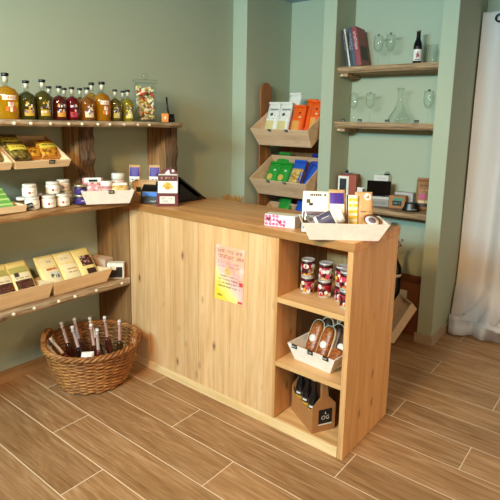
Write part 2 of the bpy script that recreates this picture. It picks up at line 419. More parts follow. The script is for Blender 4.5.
mb = MB().use(poster_mat()).prism([A, B, C, D], (0, 0.0035, 0)); pu = Vector((1, 0, 0.0)); pv = Vector((0.035, 0, 1)).normalized()
mb.use(flat('a8684e')); strokes(mb, (-1.752, 1.9093, 0.866), pu, pv, 0.165, 0.018, 3)
mb.use(flat('b86c48')); strokes(mb, (-1.753, 1.9093, 0.836), pu, pv, 0.165, 0.020, 4)
mb.use(flat('c08a94')); strokes(mb, (-1.752, 1.9093, 0.806), pu, pv, 0.145, 0.012, 5, 2)
mb.use(flat('5c3b2c')); strokes(mb, (-1.735, 1.9093, 0.735), pu, pv, 0.115, 0.008, 6, 1)
strokes(mb, (-1.750, 1.9093, 0.715), pu, pv, 0.15, 0.010, 7, 3, 1.9)
mb.use(flat('3c2a26')); strokes(mb, (-1.765, 1.9093, 0.622), pu, pv, 0.05, 0.014, 8)
mb.use(flat('d5433f')); mb.face([mb.V(q) for q in ((-1.603, 1.9093, 0.700), (-1.580, 1.9093, 0.702), (-1.579, 1.9093, 0.724), (-1.602, 1.9093, 0.722))])
mb.face([mb.V(q) for q in ((-1.612, 1.9093, 0.606), (-1.582, 1.9093, 0.607), (-1.581, 1.9093, 0.620), (-1.611, 1.9093, 0.619))])
mb.use(flat('f0c93a'))
for k in range(14):
    a = k/14*2*math.pi; c = Vector((-1.685, 1.9094, 0.765)); d1 = Vector((math.cos(a), 0, math.sin(a))); d2 = Vector((-math.sin(a), 0, math.cos(a)))
    mb.face([mb.V(c + d1*0.008 + d2*0.004), mb.V(c + d1*0.032), mb.V(c + d1*0.008 - d2*0.004)])
mb.build('sheet', po, recalc=False)

# ------------------------------------------------------------------ package builders (front faces -Y, base at z=0)
def pouch(name, label, cat, w_, h, d, body, prints=(), group=None, loc=(0, 0, 0), rot=(0, 0, 0), base=None, seal=0.12, fold=False, body_name='bag'):
    root = thing(name, label, cat, (0, 0, 0), group); nu, nv = 8, 10
    def dep(u, v):
        e = (1 - (2*abs(u))**4*0.75)
        k = min(1, (1-v)/max(seal, 0.01)/4 + 0.06) if v > 1-seal*3 else 1
        if v < 0.08: k *= 0.85 + 0.15*v/0.08
        return max(0.0015, d/2*e*k)
    def P(u, v, s, o=0):
        shrink = 1 - 0.05*max(0, (v-0.7)/0.3)
        wr = mnoise.noise((u*6 + w_*50, v*7, h*31))*d*0.03
        return (u*w_*shrink, s*(dep(u, v) + wr + o), v*h)
    mb = MB().use(body); F = {}
    for s in (-1, 1):
        for i in range(nu+1):
            for j in range(nv+1): F[s, i, j] = mb.V(P(i/nu-0.5, j/nv, s))
        for i in range(nu):
            for j in range(nv):
                q = [F[s, i, j], F[s, i+1, j], F[s, i+1, j+1], F[s, i, j+1]]
                mb.face(q if s < 0 else q[::-1], True)
    for j in range(nv):
        mb.face([F[-1, 0, j+1], F[1, 0, j+1], F[1, 0, j], F[-1, 0, j]]); mb.face([F[-1, nu, j], F[1, nu, j], F[1, nu, j+1], F[-1, nu, j+1]])
    for i in range(nu):
        mb.face([F[-1, i, 0], F[1, i, 0], F[1, i+1, 0], F[-1, i+1, 0]]); mb.face([F[-1, i, nv], F[-1, i+1, nv], F[1, i+1, nv], F[1, i, nv]])
    mb.build(body_name, root)
    if prints:
        mb = MB(); prints = [(-0.48, 0.04, 0.48, 0.96, body, -0.001)] + list(prints)
        for q in prints:
            if q[0] == 's':
                _, u0, v, wd, ht, m, sd = q; mb.use(m)
                rnd = random.Random(sd); x = u0
                while x < u0 + wd:
                    a = ht*h/w_*(0.4 + rnd.random()*0.4)
                    if rnd.random() < 0.8: mb.face([mb.V(P(*uv, -1, 0.0021)) for uv in ((x, v), (x+a, v), (x+a, v+ht), (x, v+ht))])
                    x += a*1.5
                continue
            if q[0] == 'c':
                _, u, v, rr, m = q; mb.use(m); pts = []
                for k in range(18): pts.append(mb.V(P(u + rr/w_*math.cos(k*math.pi/9), v + rr/h*math.sin(k*math.pi/9), -1, 0.0018)))
                mb.face(pts); continue
            u0, v0, u1, v1, m = q[:5]; mb.use(m); n = 5; g = [[mb.V(P(u0+(u1-u0)*i/n, v0+(v1-v0)*j/n, -1, q[5] if len(q) > 5 else 0.0013)) for j in range(n+1)] for i in range(n+1)]
            for i in range(n):
                for j in range(n): mb.face([g[i][j], g[i+1][j], g[i+1][j+1], g[i][j+1]], True)
        mb.build('label', root, recalc=False)
    if fold:
        MB().use(body).box(-w_*0.48, w_*0.48, -d*0.22, d*0.10, h-0.004, h+0.012).build('folded_top', root, 0.002)
    place(root, loc, rot, base); return root
def carton(name, label, cat, w_, h, d, body, prints=(), group=None, loc=(0, 0, 0), rot=(0, 0, 0), base=None, bevel=0.001, side=None, top=None):
    root = thing(name, label, cat, (0, 0, 0), group)
    MB().use(body).box(-w_/2, w_/2, -d/2, d/2, 0, h).build('carton', root, bevel)
    if prints or side or top:
        mb = MB().use(body); y = -d/2 - 0.0007
        mb.face([mb.V((u*w_, -d/2 - 0.0003, v*h)) for u, v in ((-.49, .02), (.49, .02), (.49, .98), (-.49, .98))])
        for q in prints:
            if q[0] == 's':
                _, u0, v, wd, ht, m, sd = q; mb.use(m); strokes(mb, (u0*w_, y - 0.0005, v*h), (1, 0, 0), (0, 0, 1), wd*w_, ht*h, sd); continue
            if q[0] == 't':
                _, txt, u, v, ht, m = q; mb.use(m).text(txt, (u*w_, y - 0.0005, v*h), (1, 0, 0), (0, 0, 1), ht); continue
            if q[0] == 'c':
                _, u, v, rr, m = q; mb.use(m); mb.face([mb.V((u*w_ + rr*math.cos(k*math.pi/9), y - 0.0003, v*h + rr*math.sin(k*math.pi/9))) for k in range(18)]); continue
            if q[0] == 'h':
                _, u, v, rr, m = q; mb.use(m); pts = []
                for k in range(20):
                    a = k/20*2*math.pi; pts.append(mb.V((u*w_ + rr*math.sin(a)**3, y - 0.0004, v*h + rr/16*(13*math.cos(a) - 5*math.cos(2*a) - 2*math.cos(3*a)))))
                mb.face(pts); continue
            u0, v0, u1, v1, m = q; mb.use(m); mb.face([mb.V((u*w_, y, v*h)) for u, v in ((u0, v0), (u1, v0), (u1, v1), (u0, v1))])
        if top: mb.use(top); mb.face([mb.V((a*w_, b*d, h + 0.0006)) for a, b in ((-.42, -.4), (.42, -.4), (.42, .4), (-.42, .4))])
        mb.build('print', root, recalc=False)
    place(root, loc, rot, base); return root
def crate(label, lt, lb, dt, db, h, mat, loc, rot=(0, 0, 0), base=None, tags=(), group=None, name='crate', th=0.008, hb=None, cat='crate'):
    """open tray with flared sides; front faces -Y"""
    root = thing(name, label, cat, (0, 0, 0), group); hb = hb or h
    def wall(p, q, r, s, inw):
        i = Vector(inw)*th
        return MB().use(mat).hexa([p, q, Vector(q)+i, Vector(p)+i, s, r, Vector(r)+i, Vector(s)+i])
    x0, x1, y0, y1 = lb/2, lt/2, db/2, dt/2
    wall((-x0, -y0, 0), (x0, -y0, 0), (x1, -y1, h), (-x1, -y1, h), (0, 1, 0)).build('front_board', root, 0.0008)
    wall((x0, y0, 0), (-x0, y0, 0), (-x1, y1, hb), (x1, y1, hb), (0, -1, 0)).build('back_board', root, 0.0008)
    wall((-x0, y0-th, 0), (-x0, -y0+th, 0), (-x1, -y1+th, h), (-x1, y1-th, hb), (1, 0, 0)).build('side_board', root, 0.0008)
    wall((x0, -y0+th, 0), (x0, y0-th, 0), (x1, y1-th, hb), (x1, -y1+th, h), (-1, 0, 0)).build('side_board', root, 0.0008)
    MB().use(mat).box(-x0+th, x0-th, -y0+th, y0-th, 0, th).build('bottom_board', root)
    for u in tags:
        t = (h - 0.012)/h; y = -(y0 + (y1-y0)*t)
        mb = MB().use(tagb).box(u*lt-0.016, u*lt+0.016, y-0.004, y-0.001, h-0.017, h+0.003)
        mb.use(scrib); strokes(mb, (u*lt-0.012, y-0.0045, h-0.011), (1, 0, 0), (0, 0, 1), 0.022, 0.008, int(u*100))
        mb.build('price_tag', root)
    M = place(root, loc, rot, base); return root, M

# ------------------------------------------------------------------ bottles on the top shelf
bottle_glass = liquid
def liqueur(label, x, y, h, rad, liq, kind, rz=90):
    root = thing('liqueur_bottle', label, 'bottle', (0, 0, 0), 'liqueur bottles on the top shelf')
    bh = h*0.70
    prof = [(0, 0), (rad*0.92, 0), (rad, 0.005), (rad, bh*0.72), (rad*0.97, bh*0.82), (rad*0.8, bh*0.93), (rad*0.45, bh*0.99), (rad*0.27, bh*1.03), (0, bh*1.03)]
    MB().use(liquid(liq)).lathe(prof, 24).build('body', root)
    nr = min(0.0135, rad*0.30)
    MB().use(GLASS).lathe([(nr, bh*1.0), (nr, h*0.885), (nr*1.15, h*0.89), (nr*1.15, h*0.905), (nr*0.5, h*0.905), (nr*0.5, bh*1.03)], 16, closed=True).build('neck', root)
    MB().use(flat('d9d4c4', 0.35)).lathe([(0, h*0.80), (nr*0.85, h*0.80), (nr*0.85, h*0.94), (0, h*0.94)], 14).build('cork', root)
    MB().use(black).lathe([(0, h*0.93), (nr*1.25, h*0.93), (nr*1.35, h*0.945), (nr*1.35, h*0.99), (nr*1.2, h), (0, h)], 16).build('cap', root)
    mb = MB(); rr = rad*1.012
    def patch(a0, a1, z0, z1, m, o=0.0, n=8):
        mb.use(m); g = []
        for i in range(n+1):
            a = R(-90 + a0 + (a1-a0)*i/n); g.append([mb.V(((rr+o)*math.cos(a), (rr+o)*math.sin(a), z)) for z in (z0, z1)])
        for A_, B_ in zip(g, g[1:]): mb.face([A_[0], B_[0], B_[1], A_[1]], True)
    if kind == 'punch':
        patch(-28, 36, bh*0.60, bh*0.74, flat('f4efe2'), 0)
        a = R(-86); # lettering wraps: one letter per step
        for i, chh in enumerate('PUNCH'):
            an = R(-90 - 20 + i*12); o = Vector(((rr+0.001)*math.cos(an), (rr+0.001)*math.sin(an), bh*0.625)); mb.use(flat('b2551e')).text(chh, o, (-math.sin(an), math.cos(an), 0), (0, 0, 1), bh*0.085)
        for a0, z, c in ((-4, 0.46, 'f2ece0'), (10, 0.46, 'e9ddd0'), (-14, 0.32, 'e2762f'), (4, 0.30, 'f0e2d0'), (20, 0.32, 'd9622a'), (4, 0.50, 'c8442e')):
            patch(a0, a0+13, bh*(z-0.07), bh*(z+0.07), flat(c), 0.0006, 3)
    else:
        rnd = random.Random(int(y*1000)); pal = ['cfc7e0', '8f83c4', 'f0ece4', kind, kind, 'e9dfcc', '4a3a66']
        patch(-26, 40, bh*0.14, bh*0.36, flat(kind), 0.0)
        for k in range(14):
            a0 = -28 + rnd.random()*56; z = 0.20 + rnd.random()*0.42
            patch(a0, a0 + 8 + rnd.random()*9, bh*z, bh*(z + 0.05 + rnd.random()*0.06), flat(pal[k % 7]), 0.0005 + 0.0001*k, 3)
    mb.build('label', root, recalc=False)
    place(root, (x, y, 1.531), (0, 0, R(rz)))
F, K = -2.585, -2.73
liqueur('largest orange bottle lettered PUNCH, leftmost on the top shelf', F, 1.244, 0.226, 0.057, 'e0a20e', 'punch', 75)
liqueur('dark green squat bottle right beside the leftmost orange bottle', F, 1.348, 0.197, 0.043, '5c5a20', 'e0b23a', 72)
liqueur('taller dark olive bottle, third from the left on the top shelf', F, 1.436, 0.209, 0.043, '6d6420', 'c9a238', 72)
liqueur('brown bottle half hidden behind the taller olive bottle', K, 1.555, 0.186, 0.038, '8d6528', 'caa05a', 70)
liqueur('dark red bottle with orange label in front of another bottle neck', F, 1.530, 0.183, 0.039, '7a2a1c', 'd99a3e', 70)
liqueur('back-row bottle peeking between the two dark red bottles', K, 1.649, 0.183, 0.035, '7d5320', 'b98a4a', 70)
liqueur('deep red bottle with a red label, middle of the front row', F, 1.607, 0.182, 0.036, '8c1420', 'c22a34', 68)
liqueur('back-row amber bottle behind the gap right of the deep red bottle', K, 1.750, 0.188, 0.035, '9a6a22', 'c79a52', 68)
liqueur('amber bottle with a pale patterned label, just left of the orange pair', F, 1.702, 0.186, 0.043, 'b97424', 'e9cfa2', 66)
liqueur('orange bottle mostly hidden behind the tall right-hand orange bottle', K, 1.830, 0.226, 0.042, 'dd9f1c', 'e7b24a', 66)
liqueur('tall orange bottle lettered PUNCH toward the right of the row', F, 1.802, 0.224, 0.047, 'e4980e', 'punch', 72)
liqueur('small olive bottle just right of the tall orange bottle', F, 1.892, 0.187, 0.034, '857a2c', 'c9b866', 64)
liqueur('back-row small bottle behind the two rightmost bottles', K, 2.058, 0.192, 0.034, '9a8d34', 'c4b25c', 62)
liqueur('small yellow-green bottle at the right end of the bottle row, beside the glass jar', F, 1.984, 0.190, 0.037, 'c0ac28', 'e0d27a', 62)

# big glass jar of straws + small pots
jr = thing('lidded_glass_jar', 'tall clear glass jar with knob lid on the top shelf', 'jar', (-2.645, 2.172, 1.531))
def sq_ring(mb, prof):                                              # square jar with rounded corners
    rings = []
    for r, z in prof:
        ring = []
        for k in range(32):
            a = 2*math.pi*k/32; c, s = math.cos(a), math.sin(a); q = (abs(c)**6 + abs(s)**6)**(-1/6)
            q = min(q, 1.22); ring.append(mb.V((r*q*c, r*q*s, z)))
        rings.append(ring)
    for a, b in zip(rings, rings[1:]):
        for k in range(32): mb.face([a[k], a[(k+1) % 32], b[(k+1) % 32], b[k]], True)
    mb.face(rings[0][::-1]); mb.face(rings[-1])
rz_j = Matrix.Translation((-2.645, 2.172, 1.531)) @ Matrix.Rotation(R(48), 4, 'Z')
mb = MB().use(GLASS); sq_ring(mb, [(0.0635, 0), (0.0698, 0.004), (0.0698, 0.225), (0.0610, 0.24), (0.0610, 0.245), (0.0571, 0.245), (0.0571, 0.235), (0.0654, 0.22), (0.0654, 0.008)]); mb.xf(rz_j).build('jar_body', jr)
mb = MB().use(GLASS); sq_ring(mb, [(0.0762, 0.2455), (0.0787, 0.250), (0.0762, 0.262), (0.0381, 0.268)]); mb.lathe([(0, 0.266), (0.010, 0.268), (0.010, 0.276), (0.020, 0.284), (0.022, 0.294), (0.016, 0.304), (0, 0.307)], 16); mb.xf(rz_j).build('lid', jr)
mb = MB(); rnd = random.Random(5)
for k in range(230):
    c = ['c63a28', 'f0e4c4', 'e0a83a', 'f6f1e8', 'a9a46a', 'efd27a', 'd9d2b8', 'e9e2d0'][k % 8]; mb.use(flat(c))
    z = 0.02 + rnd.random()*0.19; a = rnd.random()*6.28; el = (rnd.random()-0.5)*1.5
    p = Vector(((rnd.random()-0.5)*0.1, (rnd.random()-0.5)*0.1, z)); d = Vector((math.cos(a)*math.cos(el), math.sin(a)*math.cos(el), math.sin(el)))*0.024
    q0, q1 = p - d, p + d
    cl = lambda q: Vector((max(-0.055, min(0.055, q.x)), max(-0.055, min(0.055, q.y)), max(0.014, min(0.222, q.z))))
    mb.tube([cl(q0), cl(p), cl(q1)], 0.007, 6)
tag(mb.xf(rz_j).build('wrapped_sweets'), 'colourful wrapped sweets filling the tall lidded glass jar', 'sweets', kind='stuff')
t = thing('card_stand', 'small orange card block at the right end of the top shelf', 'card', (0, 0, 0))
MB().use(flat('e58a3c')).hexa([(-.021, -.012, 0), (.021, -.012, 0), (.021, .012, 0), (-.021, .012, 0), (-.024, -.010, .055), (.024, -.010, .055), (.024, .010, .055), (-.024, .010, .055)]).build('block', t, 0.003)
MB().use(flat('f5e3c8')).box(-0.006, 0.006, -0.0140, -0.0122, 0.018, 0.036).build('print', t)
place(t, (-2.56, 2.262, 1.531), (0, 0, R(55)))
t = thing('pen_holder', 'black pot with an upright black stick, behind the orange card block', 'holder', (-2.60, 2.345, 1.531))
MB().use(black).lathe([(0, 1.531), (0.028, 1.531), (0.031, 1.535), (0.027, 1.585), (0.023, 1.585), (0.021, 1.545), (0, 1.545)], 18, (-2.60, 2.345, 0)).build('pot', t)
MB().use(black).tube([(-2.60, 2.340, 1.546), (-2.605, 2.325, 1.62), (-2.607, 2.318, 1.695)], 0.006, 8).build('stick', t)

# ------------------------------------------------------------------ slanted crates between the shelves
ylab = flat('e9df5a'); inkd = flat('3c3420')
def hang_crate(yc, L, label):
    return crate(label, L, L-0.015, 0.285, 0.275, 0.042, crate_w, (-2.668, yc, 1.325), (R(19), 0, R(90)), tags=(0.14,) if yc > 1.3 else (), hb=0.075, name='crate', group='tilted crates under the top shelf')
_, ML = hang_crate(1.072, 0.31, 'left tilted pale crate under the top shelf, cut by the photo edge')
_, MR = hang_crate(1.392, 0.312, 'tilted pale crate with amber bags, beside the left post')
def label_bag(label, x, y, z, body, base, w_=0.105, h=0.125, d=0.045, lean=-62, lab=(0.42, 0.74), grp='bags in the tilted crates', rz=0):
    pouch('food_bag', label, 'bag', w_, h, d, body, [(-0.44, lab[0], 0.44, lab[1], ylab, 0.002), ('s', -0.3, (lab[0]+lab[1])/2-0.03, 0.6, 0.06, inkd, int(x*1000))], grp, (x, y, z), (R(lean), 0, R(rz)), base)
label_bag('yellow-labelled bag in the left tilted crate under the top shelf', 0.09, -0.075, 0.022, herb, ML)
label_bag('second yellow-labelled bag behind the first in the left tilted crate', 0.08, 0.0, 0.03, herb, ML)
label_bag('brown bag with yellow label at the left of the right tilted crate', -0.085, -0.075, 0.022, herb, MR)
label_bag('bag at the back left of the right tilted crate, label half covered', -0.09, -0.005, 0.035, herb, MR)
label_bag('bright amber bag with yellow label at the right of the tilted crate', 0.088, -0.06, 0.022, pasta, MR, w_=0.105)
label_bag('small amber bag between the two labelled bags of the tilted crate', 0.008, -0.05, 0.018, pasta, MR, w_=0.08, h=0.08, lab=(0.9, 0.94))

# ------------------------------------------------------------------ middle shelf
def jar(label, x, y, z, r, h, body, lid, band=None, dots=None, group=None, name='jar', rz=70, glassy=False):
    root = thing(name, label, 'jar', (0, 0, 0), group)
    MB().use(body).lathe([(0, 0), (r*0.9, 0), (r, 0.004), (r, h*0.68), (r*0.93, h*0.74), (r*0.86, h*0.76), (0, h*0.76)], 22).build('jar_body', root)
    MB().use(lid).lathe([(0, h*0.765), (r*0.90, h*0.765), (r*0.95, h*0.78), (r*0.95, h*0.97), (r*0.88, h), (0, h)], 22).build('lid', root)
    if band:
        mb = MB().use(band); rr = r*1.015
        ring = []
        for k in range(25):
            a = R(-90-75 + 150*k/24); ring.append([mb.V((rr*math.cos(a), rr*math.sin(a), z_)) for z_ in (h*0.10, h*0.64)])
        for A_, B_ in zip(ring, ring[1:]): mb.face([A_[0], B_[0], B_[1], A_[1]], True)
        if dots:
            for a0, zc, wd, ht, c in dots:
                mb.use(flat(c)); q = []
                for aa, zz in ((a0-wd, zc-ht), (a0+wd, zc-ht), (a0+wd, zc+ht), (a0-wd, zc+ht)):
                    an = R(-90+aa); q.append(mb.V(((rr+0.0009)*math.cos(an), (rr+0.0009)*math.sin(an), h*zz)))
                mb.face(q)
        mb.build('label', root, recalc=False)
    place(root, (x, y, z), (0, 0, R(rz))); return root
lidw = flat('d8d4cc', 0.4); jw = flat('e9e3da', 0.35)
dd = [(-8, 0.36, 8, 0.09, 'a8484a'), (14, 0.36, 9, 0.03, 'b9a9a4'), (30, 0.40, 6, 0.03, 'c9b0a8')]
Z2 = 1.0685
for lab, x, y, z in (
    ('white jar at the bottom of the leftmost two-jar stack', -2.53, 1.318, Z2),
    ('white jar on top of the leftmost two-jar stack', -2.535, 1.310, Z2+0.0665),
    ('white jar standing alone left of the triangular stack base', -2.52, 1.404, Z2),
    ('white front jar balanced on top of the white jar pile', -2.555, 1.450, Z2+0.0665),
    ('white front bottom jar next to the purple jars', -2.52, 1.485, Z2),
    ('white jar on top at the back of the white jar pile', -2.61, 1.545, Z2+0.0665),
    ('white bottom jar behind the front one, beside the purple jars', -2.605, 1.555, Z2),
    ('white bottom jar hidden at the back of the pile', -2.61, 1.478, Z2)):
    jar(lab, x, y, z, 0.036, 0.066, jw, lidw, white, dd, 'white labelled jars on the middle shelf')
pj = flat('3b2a6e', 0.3); pd = [(0, 0.38, 22, 0.16, '6a56a8'), (2, 0.40, 12, 0.05, 'd6cfe8')]
jar('lower dark purple jar of the two-jar stack by the left post', -2.50, 1.585, Z2, 0.035, 0.055, flat('2a1d48', 0.25), flat('b9a98c', 0.3, metal=0.6), pj, pd, 'purple jars')
jar('upper dark purple jar of the two-jar stack by the left post', -2.503, 1.586, Z2+0.0555, 0.034, 0.055, flat('2a1d48', 0.25), flat('b9a98c', 0.3, metal=0.6), pj, pd, 'purple jars')
jar('small reddish jar squeezed between the white jars', -2.575, 1.378, Z2, 0.020, 0.075, flat('8a3238', 0.3), lidw)
# tray with green packs at the left
_, MT = crate('low pale wooden tray with green packs at the left photo edge', 0.34, 0.33, 0.20, 0.19, 0.034, crate_w, (-2.585, 1.098, Z2), (0, 0, R(90)), tags=(), name='tray', cat='tray')
gr = flat('6fae4e'); grl = flat('b8d98a')
for k, lab in enumerate(('front green striped pack lying in the low wooden tray', 'green striped pack behind the front one in the low wooden tray')):
    carton('flat_pack', lab, 'pack', 0.12, 0.16, 0.02, gr, [(-0.5, v, 0.5, v+0.09, grl) for v in (0.1, 0.35, 0.6, 0.85)], 'green packs', (0.075, -0.035+0.045*k, 0.014 + 0.012*k), (R(-58), 0, 0), MT)
t = thing('price_sign', 'small black price sign leaning on the end of the low wooden tray', 'price tag', (0, 0, 0))
mb = MB().use(tagb).box(-0.02, 0.02, -0.002, 0.002, 0, 0.028); mb.use(scrib); strokes(mb, (-0.015, -0.0026, 0.009), (1, 0, 0), (0, 0, 1), 0.028, 0.010, 9); mb.build('card', t)
place(t, (-2.49, 1.284, Z2+0.012), (R(-20), R(-12), R(80)))
jar('clear glass jar behind the end of the low wooden tray', -2.585, 1.293, Z2, 0.030, 0.06, GLASS, lidw)

# cream crate of jars at the shelf end
MC_ = crate('cream crate of sweets at the right end of the middle shelf', 0.29, 0.235, 0.19, 0.15, 0.078, cream, (-2.462, 1.728, Z2), (0, 0, R(60)), tags=(0.06,))[1]
pouch('sweets_bag', 'clear bag of pink sweets at the left of the cream shelf crate', 'bag', 0.115, 0.135, 0.08, pinkm, [(-0.40, 0.80, 0.40, 1.0, white), (-0.2, 0.82, 0.22, 0.92, tagb, 0.0022)], None, (-0.075, -0.02, 0.009), (R(-10), 0, 0), MC_)
pouch('sweets_bag', 'clear bag of yellow sweets at the right of the cream shelf crate', 'bag', 0.10, 0.105, 0.07, speckle('yellow_sweets', 'b98a4a', ['d9ac52', 'e9cd8a', 'c98a3a', 'f0e4c8'], 60, 0.7), [(-0.45, 0.86, 0.45, 1.0, white)], None, (0.068, -0.040, 0.009), (R(-10), 0, 0), MC_)
o = jar('tall clip-top glass jar at the back of the cream shelf crate', 0, 0, 0, 0.040, 0.155, flat('d2b7a8', 0.15), flat('d8d4cc', 0.2), flat('b98a84', 0.3)); place(o, (0.070, 0.035, 0.009), (0, 0, 0), MC_)
o = jar('small white-lidded jar in the middle of the cream shelf crate', 0, 0, 0, 0.033, 0.115, flat('b97a7c', 0.25), white, flat('d8b8b0', 0.3), [(0, 0.45, 16, 0.10, '2b2226')]); place(o, (0.0, -0.02, 0.009), (0, 0, 0), MC_)

# ------------------------------------------------------------------ counter top, left end
purp = flat('41238c'); ZC = 1.0425
for lab, x, y, rz in (('left kraft pack with purple label behind the black card reader', -2.60, 2.04, 38), ('right kraft pack with purple label behind the black card reader', -2.515, 2.13, 38)):
    pouch('kraft_pack', lab, 'pack', 0.075, 0.215, 0.045, kraft_l, [(-0.42, 0.66, 0.42, 0.93, purp), (-0.42, 0.50, 0.42, 0.66, white), ('s', -0.2, 0.56, 0.4, 0.03, inkd, 4)], 'kraft packs with purple labels', (x, y, ZC), (0, 0, R(rz)))
b = thing('cardboard_box', 'small open kraft cardboard box beside the cream shelf crate', 'box', (0, 0, 0))
MB().use(kraft_l).box(-.075, .075, -.05, -.046, 0, .125).box(-.075, .075, .046, .05, 0, .125).box(-.075, -.071, -.046, .046, 0, .125).box(.071, .075, -.046, .046, 0, .125).box(-.071, .071, -.046, .046, 0, .004).build('walls', b)
MB().use(tagb).box(-.05, -.02, -.0515, -.0502, .06, .09).build('sticker', b)
place(b, (-2.475, 2.03, ZC), (0, 0, R(33)))
b = thing('card_reader', 'black card reader with a blue stripe on the counter by the shelf', 'card reader', (0, 0, 0))
MB().use(black).hexa([(-.055, -.045, 0), (.055, -.045, 0), (.055, .045, 0), (-.055, .045, 0), (-.055, -.035, .075), (.055, -.035, .075), (.055, .045, .115), (-.055, .045, .115)]).build('body', b, 0.004)
MB().use(flat('3573d6', 0.3)).hexa([(-.045, -.0415, .046), (.052, -.0415, .046), (.052, -.036, .046), (-.045, -.036, .046), (-.045, -.0385, .07), (.052, -.0385, .07), (.052, -.034, .07), (-.045, -.034, .07)]).build('blue_stripe', b)
mb = MB().use(scrib); strokes(mb, (0.005, -0.0455, 0.012), (1, 0, 0), (0, 0, 1), 0.04, 0.010, 12); mb.build('print', b, recalc=False)
place(b, (-2.385, 1.99, ZC), (0, 0, R(35)))
mar = flat('6b2a33'); mard = flat('54202a')
b = thing('display_box', 'maroon display box of cookies on the left end of the counter', 'box', (0, 0, 0))
MB().use(mar).box(-.058, .058, -.03, .03, 0, .072).build('base_carton', b, 0.001)
MB().use(mar).prism([(-.045, .022, .07), (.055, .022, .07), (.055, .022, .165), (.05, .022, .185), (.02, .022, .21), (-.03, .022, .20), (-.045, .022, .17)], (0, .005, 0)).build('header_card', b)
MB().use(white).hexa([(-.052, -.032, .073), (.056, -.032, .073), (.056, .018, .073), (-.052, .018, .073), (-.05, -.022, .175), (.056, -.022, .175), (.056, .021, .175), (-.05, .021, .175)]).build('cookie_pack', b, 0.003)
mb = MB()
def fq(m, u0, v0, u1, v1, y0, y1=None):
    mb.use(m); y1 = y0 if y1 is None else y1
    mb.face([mb.V((u0, y0, v0)), mb.V((u1, y0, v0)), mb.V((u1, y1, v1)), mb.V((u0, y1, v1))])
fq(flat('efe6dc'), -.042, .016, .040, .056, -.0306); fq(mard, -.05, .140, .054, .172, -.0263, -.0231)
mb.use(flat('a8484a')); strokes(mb, (-.034, -.0312, .040), (1, 0, 0), (0, 0, 1), .06, .010, 3, 2)
mb.use(flat('e39a6a')); strokes(mb, (-.034, -.0252, .150), (1, 0, 0), (0, 0, 1), .072, .014, 5)
for k, (u, v, c) in enumerate(((-.012, .112, 'e0b64e'), (.006, .120, 'd8a63e'), (.018, .108, 'e6c266'), (.002, .103, 'cf9c38'), (-.004, .125, 'ecd08a'))):
    yy = -.032 + (v-.073)/.102*.01 - .0008 - .0001*k
    mb.use(flat(c)); mb.face([mb.V((u + .015*math.cos(i*.524), yy - .0001*math.sin(i*.524), v + .011*math.sin(i*.524))) for i in range(12)])
mb.use(flat('e6dcd6')); mb.face([mb.V((-.02, .0216, .172)), mb.V((.012, .0216, .172)), mb.V((.006, .0216, .198)), mb.V((-.008, .0216, .188))])
mb.face([mb.V((.028 + .008*math.cos(i*.628), .0216, .192 + .008*math.sin(i*.628))) for i in range(10)])
mb.build('print', b, recalc=False)
place(b, (-2.24, 1.995, ZC), (0, 0, R(44))); b.scale = (1.07, 1.07, 1.07)
t = thing('till_terminal', 'black tablet till terminal on its wedge stand, on the counter', 'till', (0, 0, 0))
MB().use(black).prism([(-.10, -.085, .006), (-.10, .085, .006), (-.10, -.075, .118)], (.19, 0, 0)).build('wedge_stand', t, 0.003)
MB().use(flat('101014', 0.12)).hexa([(-.125, .128, .008), (.105, .128, .008), (.105, .122, .000), (-.125, .122, .000), (-.125, -.092, .162), (.105, -.092, .162), (.105, -.098, .152), (-.125, -.098, .152)]).build('screen', t, 0.002)
MB().use(flat('1b1b20', 0.5)).box(-.11, .095, -.09, .10, 0, .006).build('base_plate', t, 0.002)
place(t, (-2.355, 2.205, ZC), (0, 0, R(-3)))

# pink card box + big crate on the counter corner
pk = flat('e6a3c4'); pk2 = flat('d4568e'); rd = flat('7a1524')
rnd = random.Random(11); pr = [(-0.5, 0, 0.17, 1, flat('f0cfe0')), ('s', 0.22, 0.5, 0.2, 0.12, flat('b9a9a0'), 3), (0.46, 0, 0.5, 1, flat('8a3a3c'))]
for i in range(16): pr.append(('c', -0.45 + (i % 6)*0.115 + rnd.random()*0.02, 0.14 + (i//6)*0.33 + rnd.random()*0.1, 0.0074, pk2)); pr.append(('c', pr[-1][1], pr[-1][2], 0.0034, pk))
pr += [('h', -0.37, 0.62, 0.012, rd), ('h', -0.02, 0.40, 0.009, flat('b02a50')), ('h', 0.10, 0.18, 0.006, rd)]
carton('gift_box', 'pink box patterned with hearts and dots lying on the counter', 'box', 0.165, 0.058, 0.07, white, pr, None, (-1.40, 1.995, ZC), (0, 0, R(14)), top=flat('e3d5b8'))
_, MX = crate('large cream crate of gift products overhanging the counter corner', 0.385, 0.305, 0.21, 0.15, 0.080, cream, (-1.065, 1.985, ZC), (0, 0, R(38)))
pouch('tea_bag', 'white bag printed with dark grapes at the left of the counter crate', 'bag', 0.128, 0.190, 0.045, white, [(-0.47, 0.08, 0.47, 0.46, flat('3a3038')), (-0.30, 0.12, 0.42, 0.40, flat('8a7a84'), 0.0016), ('c', 0.25, 0.36, 0.014, flat('c98a72')), (-0.46, 0.44, 0.46, 0.50, flat('6a4a5a'), 0.0016), ('c', -0.30, 0.34, 0.010, inkd), ('c', -0.18, 0.30, 0.010, inkd), ('c', -0.34, 0.24, 0.010, inkd), (-0.36, 0.70, -0.22, 0.80, inkd), (-0.26, 0.64, -0.12, 0.71, inkd), ('s', -0.34, 0.88, 0.68, 0.055, inkd, 2)], None, (-0.115, 0.035, 0.010), (R(-14), 0, R(-4)), MX)
